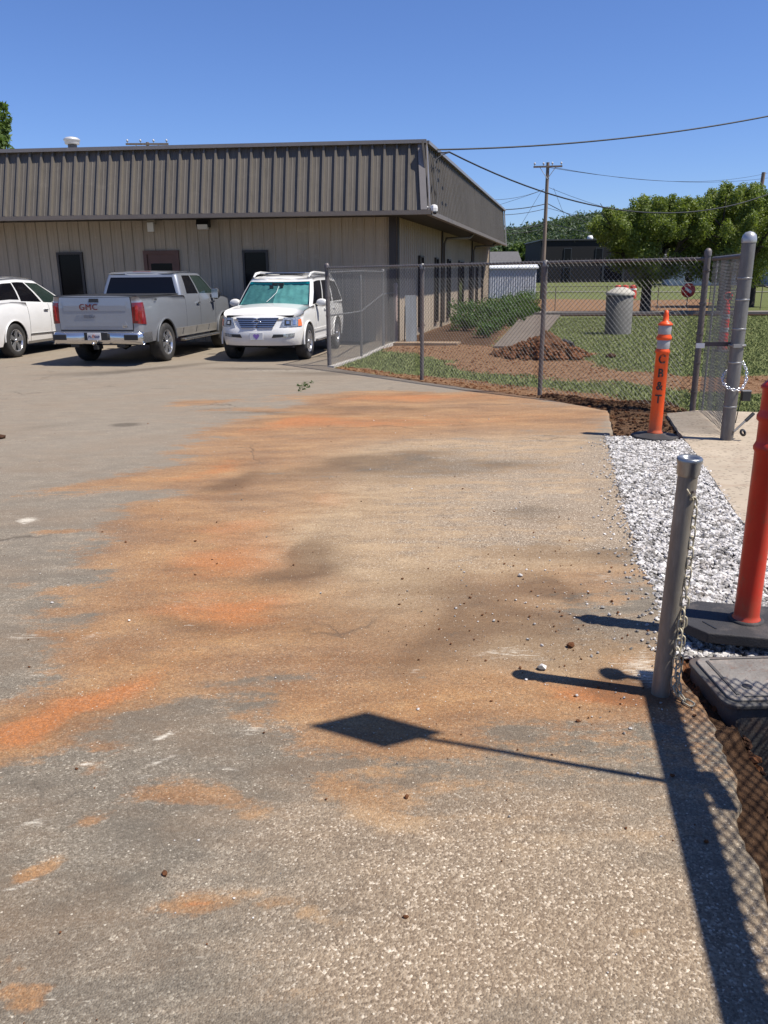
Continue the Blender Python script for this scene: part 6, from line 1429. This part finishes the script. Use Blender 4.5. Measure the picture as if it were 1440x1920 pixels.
for k, (x, y) in enumerate(()):
    v_ = root('distant_car', (x, 76+.4*k, .3), R(5), ['pale distant car parked in front of the dark building, leftmost', 'silver distant car parked before the dark building, right end'][k], 'car')
    MB().add([(-2.1, -.85, .25), (2.1, -.85, .25), (2.15, -.85, .75), (1.3, -.85, .85), (-1.9, -.85, .85), (-2.15, -.85, .7), (-2.1, .85, .25), (2.1, .85, .25), (2.15, .85, .75), (1.3, .85, .85), (-1.9, .85, .85), (-2.15, .85, .7)],
             [(0, 1, 2, 3, 4, 5), (11, 10, 9, 8, 7, 6), (0, 6, 7, 1), (1, 7, 8, 2), (2, 8, 9, 3), (3, 9, 10, 4), (4, 10, 11, 5), (5, 11, 6, 0)]).build('body', M_wpaint if k < 2 else M_silver, v_, bevel=.08)
    MB().add([(-1.7, -.78, .84), (1.0, -.78, .84), (.3, -.65, 1.38), (-1.2, -.65, 1.38), (-1.7, .78, .84), (1.0, .78, .84), (.3, .65, 1.38), (-1.2, .65, 1.38)], [(0, 1, 2, 3), (7, 6, 5, 4), (1, 5, 6, 2), (0, 3, 7, 4), (3, 2, 6, 7)]).build('cabin_glass', M_carglass, v_)
    for sx in (-1.3, 1.3):
        for sy in (-.8, .8): MB().lathe([(0, -.1), (.32, -.1), (.32, .1), (0, .1)], (sx, sy, .32), 14, axis='y').build('wheel', M_tyre, v_)
# low house far left gap and white house on the right
def house(x, y, rz, w, d, h, rh, wallm, roofm, label, wins, z0=0.):
    h_ = root('house', (x, y, z0), rz, label, 'house')
    MB().box((0, d/2, h/2), (w, d, h)).build('wall', wallm, h_)
    e = .35; MB().add([(-w/2-e, -e, h-.05), (w/2+e, -e, h-.05), (w/2+e, d+e, h-.05), (-w/2-e, d+e, h-.05), (-w/2-e, d/2, h+rh), (w/2+e, d/2, h+rh)], [(0, 1, 5, 4), (2, 3, 4, 5), (1, 2, 5), (3, 0, 4), (3, 2, 1, 0)]).build('roof', roofm, h_)
    MB().box((0, -e+.0, h-.08), (w+.7, .06, .18)).build('fascia', M_white, h_)
    for wx, wz, ww, wh in wins: f = MB().box((wx, -.03, wz), (ww, .1, wh)).build('window', M_white, h_); MB().box((wx, -.09, wz), (ww*.82, .02, wh*.84)).build('pane', M_glassd, f)
    return h_
M_shing = mat('grey_shingle', (.10, .095, .095), .9, var=.2, scale=4)
house(36.5, 92, R(-12), 9, 7, 2.7, 1.3, mat('white_siding', (.45, .46, .47), .7), M_shing, 'small white house with grey roof across the street at right', [(-2.5, 1.4, 1.0, 1.2), (.2, 1.4, 1.1, 1.3), (2.8, 1.4, 1.0, 1.2)])
house(44.5, 86, R(-12), 8, 7, 2.9, 1.8, mat('grey_siding', (.40, .40, .39), .7), M_shing, 'grey house with dark gable roof at the right frame edge', [(-2, 1.4, 1.0, 1.2), (1.5, 1.4, 1.6, 1.3)])
house(17.0, 128, 0, 8, 7, 2.8, 1.6, mat('dark_siding', (.16, .16, .17), .7), M_shing, 'dark low house roof visible beside the far end of the metal building', [(-2, 1.5, 1.0, 1.2)], 1.0)
# utility poles
M_wood = mat('weathered_pole_wood', (.20, .155, .12), .95, var=.3, scale=3, stretch=(6, 6, .4)); M_ins = mat('grey_insulator', (.42, .42, .43), .3)
def pole(loc, h, r, label, arms, rz, tilt=(0, 0), ins=4, tfs=0):
    rt = root('utility_pole', loc, rz, label, 'utility pole', None); rt.rotation_euler = (tilt[0], tilt[1], rz)
    MB().tube((0, 0, -.2), (0, 0, h), r, 10, r*.72).build('pole_shaft', M_wood, rt)
    for z, hl in arms:
        a = MB().box((0, -.12, z), (hl*2, .10, .12)).build('crossarm', M_wood, rt)
        MB().tube((0, -.14, z-.85), (hl*.55, -.14, z-.04), .025, 5).tube((0, -.14, z-.85), (-hl*.55, -.14, z-.04), .025, 5).build('brace', M_ins, a)
        for i in range(ins):
            x = -hl*.92+hl*1.84*i/(ins-1); MB().lathe([(.02, 0), (.02, .08), (.07, .10), (.075, .16), (.04, .24), (0, .25)], (x, -.12, z+.06), 8).build('insulator', M_ins, a)
    for i in range(tfs):
        MB().lathe([(0, -.5), (.24, -.5), (.26, -.45), (.26, .4), (.2, .5), (0, .52)], (-.42, 0, h-1.0-1.25*i), 12).build('transformer', mat('transformer_grey', (.09, .095, .10), .5), rt)
    return rt
PP = Vector((12.35, 64, 0))
pole((PP.x, PP.y, 0), 9.75, .17, 'tall wooden utility pole with one crossarm standing above the fence', [(9.45, 1.05)], R(-8))
pole((-16.05, 60, 0), 10.75, .15, 'utility pole top with crossarm peeping over the roof', [(10.62, 1.45)], R(2), ins=4)
pole((at(1402, 545, 58).x-.2, 58, 0), (at(1416, 323, 58).z), .17, 'bare leaning utility pole rising behind the trees at right', [], 0, (0, R(2.5)))
pole((37.0, 83, 0), at(1428, 370, 83).z, .16, 'farther utility pole with transformers at the right edge', [(at(1428, 379, 83).z, 1.6)], R(5), tfs=2)
for k, (x0, y0, d0, x1, y1, d1, sg_, r, la) in enumerate([
    (1022, 313, 64, 1500, 322, 120, 1.2, .018, 'upper thin line running right from the pole crossarm'), (1040, 314, 64, 1500, 306, 120, 1.6, .016, 'second thin line running right from the pole crossarm'),
    (1024, 382, 64, 930, 393, 60, .12, .03, 'thick line leaving the pole to the left, upper of the middle pair'), (1024, 391, 64, 930, 403, 60, .12, .02, 'thinner line leaving the pole to the left, lower of the middle pair'),
    (1024, 419, 64, 930, 431, 60, .12, .028, 'low thick line from the pole towards the roof'), (1024, 428, 64, 930, 438, 60, .12, .02, 'lowest line from the pole towards the roof'),
    (1027, 382, 64, 1300, 430, 110, 1.6, .03, 'thick line from the pole into the tree top at right'), (1027, 390, 64, 1300, 400, 120, 1.2, .016, 'thin line from the pole into the tree top at right'),
    (1027, 419, 64, 1300, 440, 115, .8, .022, 'low line from the pole passing behind the lawn trees'),
    (1020, 355, 64, 905, 374, 60, .25, .014, 'thin slack line from the pole down to the left'), (1019, 356, 64, 905, 393, 70, .05, .012, 'faint straight line from the pole down to the left'),
    (1030, 352, 64, 1500, 365, 100, 2.6, .015, 'thin line from the pole crossing behind the trees'),
    (1038, 353, 64, 1078, 455, 75, .0, .012, 'guy wire slanting down right of the pole'), (1016, 357, 64, 957, 455, 62, .0, .012, 'guy wire slanting down left of the pole'),
    (1340, 400, 58, 1404, 372, 58, .02, .03, 'short guy line beside the leaning pole'), (1406, 378, 58, 1500, 380, 80, .3, .02, 'line running right from the leaning pole')]):
    wire('power_line', span(at(x0, y0, d0), at(x1, y1, d1), sg_, 18), r, la, 'power lines on the utility poles', 'power line')
# low fence beyond the cross walk
lf = root('low_wire_fence', (8.7, 42.5, 0), 0, 'low far fence with thin posts and top rail before the red soil strip', 'fence')
for x in (0, 2.6, 5.2, 7.8, 10.4): MB().tube((x+.2, -.04*x, -.1), (x+.2, -.04*x, 1.18), .022, 6).build('post', M_galvd, lf)
MB().tube((-1.6, .06, 1.16), (10.8, -.43, 1.16), .012, 6).build('top_rail', M_trimd, lf)
# barrels and street clutter
for k, (px, py, la) in enumerate(((1158, 555, 'orange and white construction barrel, leftmost, above the concrete cylinder'), (1172, 553, 'orange and white construction barrel in the middle above the cylinder'), (1186, 556, 'orange and white construction barrel, rightmost, above the concrete cylinder'))):
    Yd = 62; p = at(px, py, Yd); b_ = root('traffic_barrel', (p.x, Yd, 0), 0, la, 'barrel', 'construction barrels')
    MB().lathe([(.28, 0), (.27, .3), (.25, .6), (.23, .9), (.18, .98), (0, 1.0)], (0, 0, 0), 14).build('barrel_body', M_red, b_)
    for z in (.35, .7): MB().lathe([(.272-.02*z, z-.06), (.268-.02*z, z+.06)], (0, 0, 0), 14).build('reflective_band', M_white, b_)
ts = root('round_traffic_sign', (at(1289, 560, 47).x, 47, 0), 0, 'small red and white round sign low beside the second tree trunk', 'sign')
MB().lathe([(0, -.02), (.40, -.02), (.40, .02), (0, .02)], (0, 0, .85), 18, axis='y').build('sign_face', mat('sign_red', (.65, .04, .04), .4), ts)
MB().box((0, -.035, .85), (.42, .01, .16), mtx=Matrix.Translation((0, 0, .85)) @ Matrix.Rotation(R(35), 4, 'Y') @ Matrix.Translation((0, 0, -.85))).build('sign_bar', M_white, ts)
MB().tube((0, .03, 0), (0, .03, .9), .03, 6).build('sign_stem', M_galvd, ts)
mk = root('marker_post', (19.1, 43.6, 0), 0, 'tall pale yellow marker post by the street, right of the gate post', 'post')
MB().lathe([(.05, -.1), (.05, 1.45), (.03, 1.52), (0, 1.53)], (0, 0, 0), 10).build('post_tube', mat('pale_yellow', (.62, .50, .28), .6), mk)
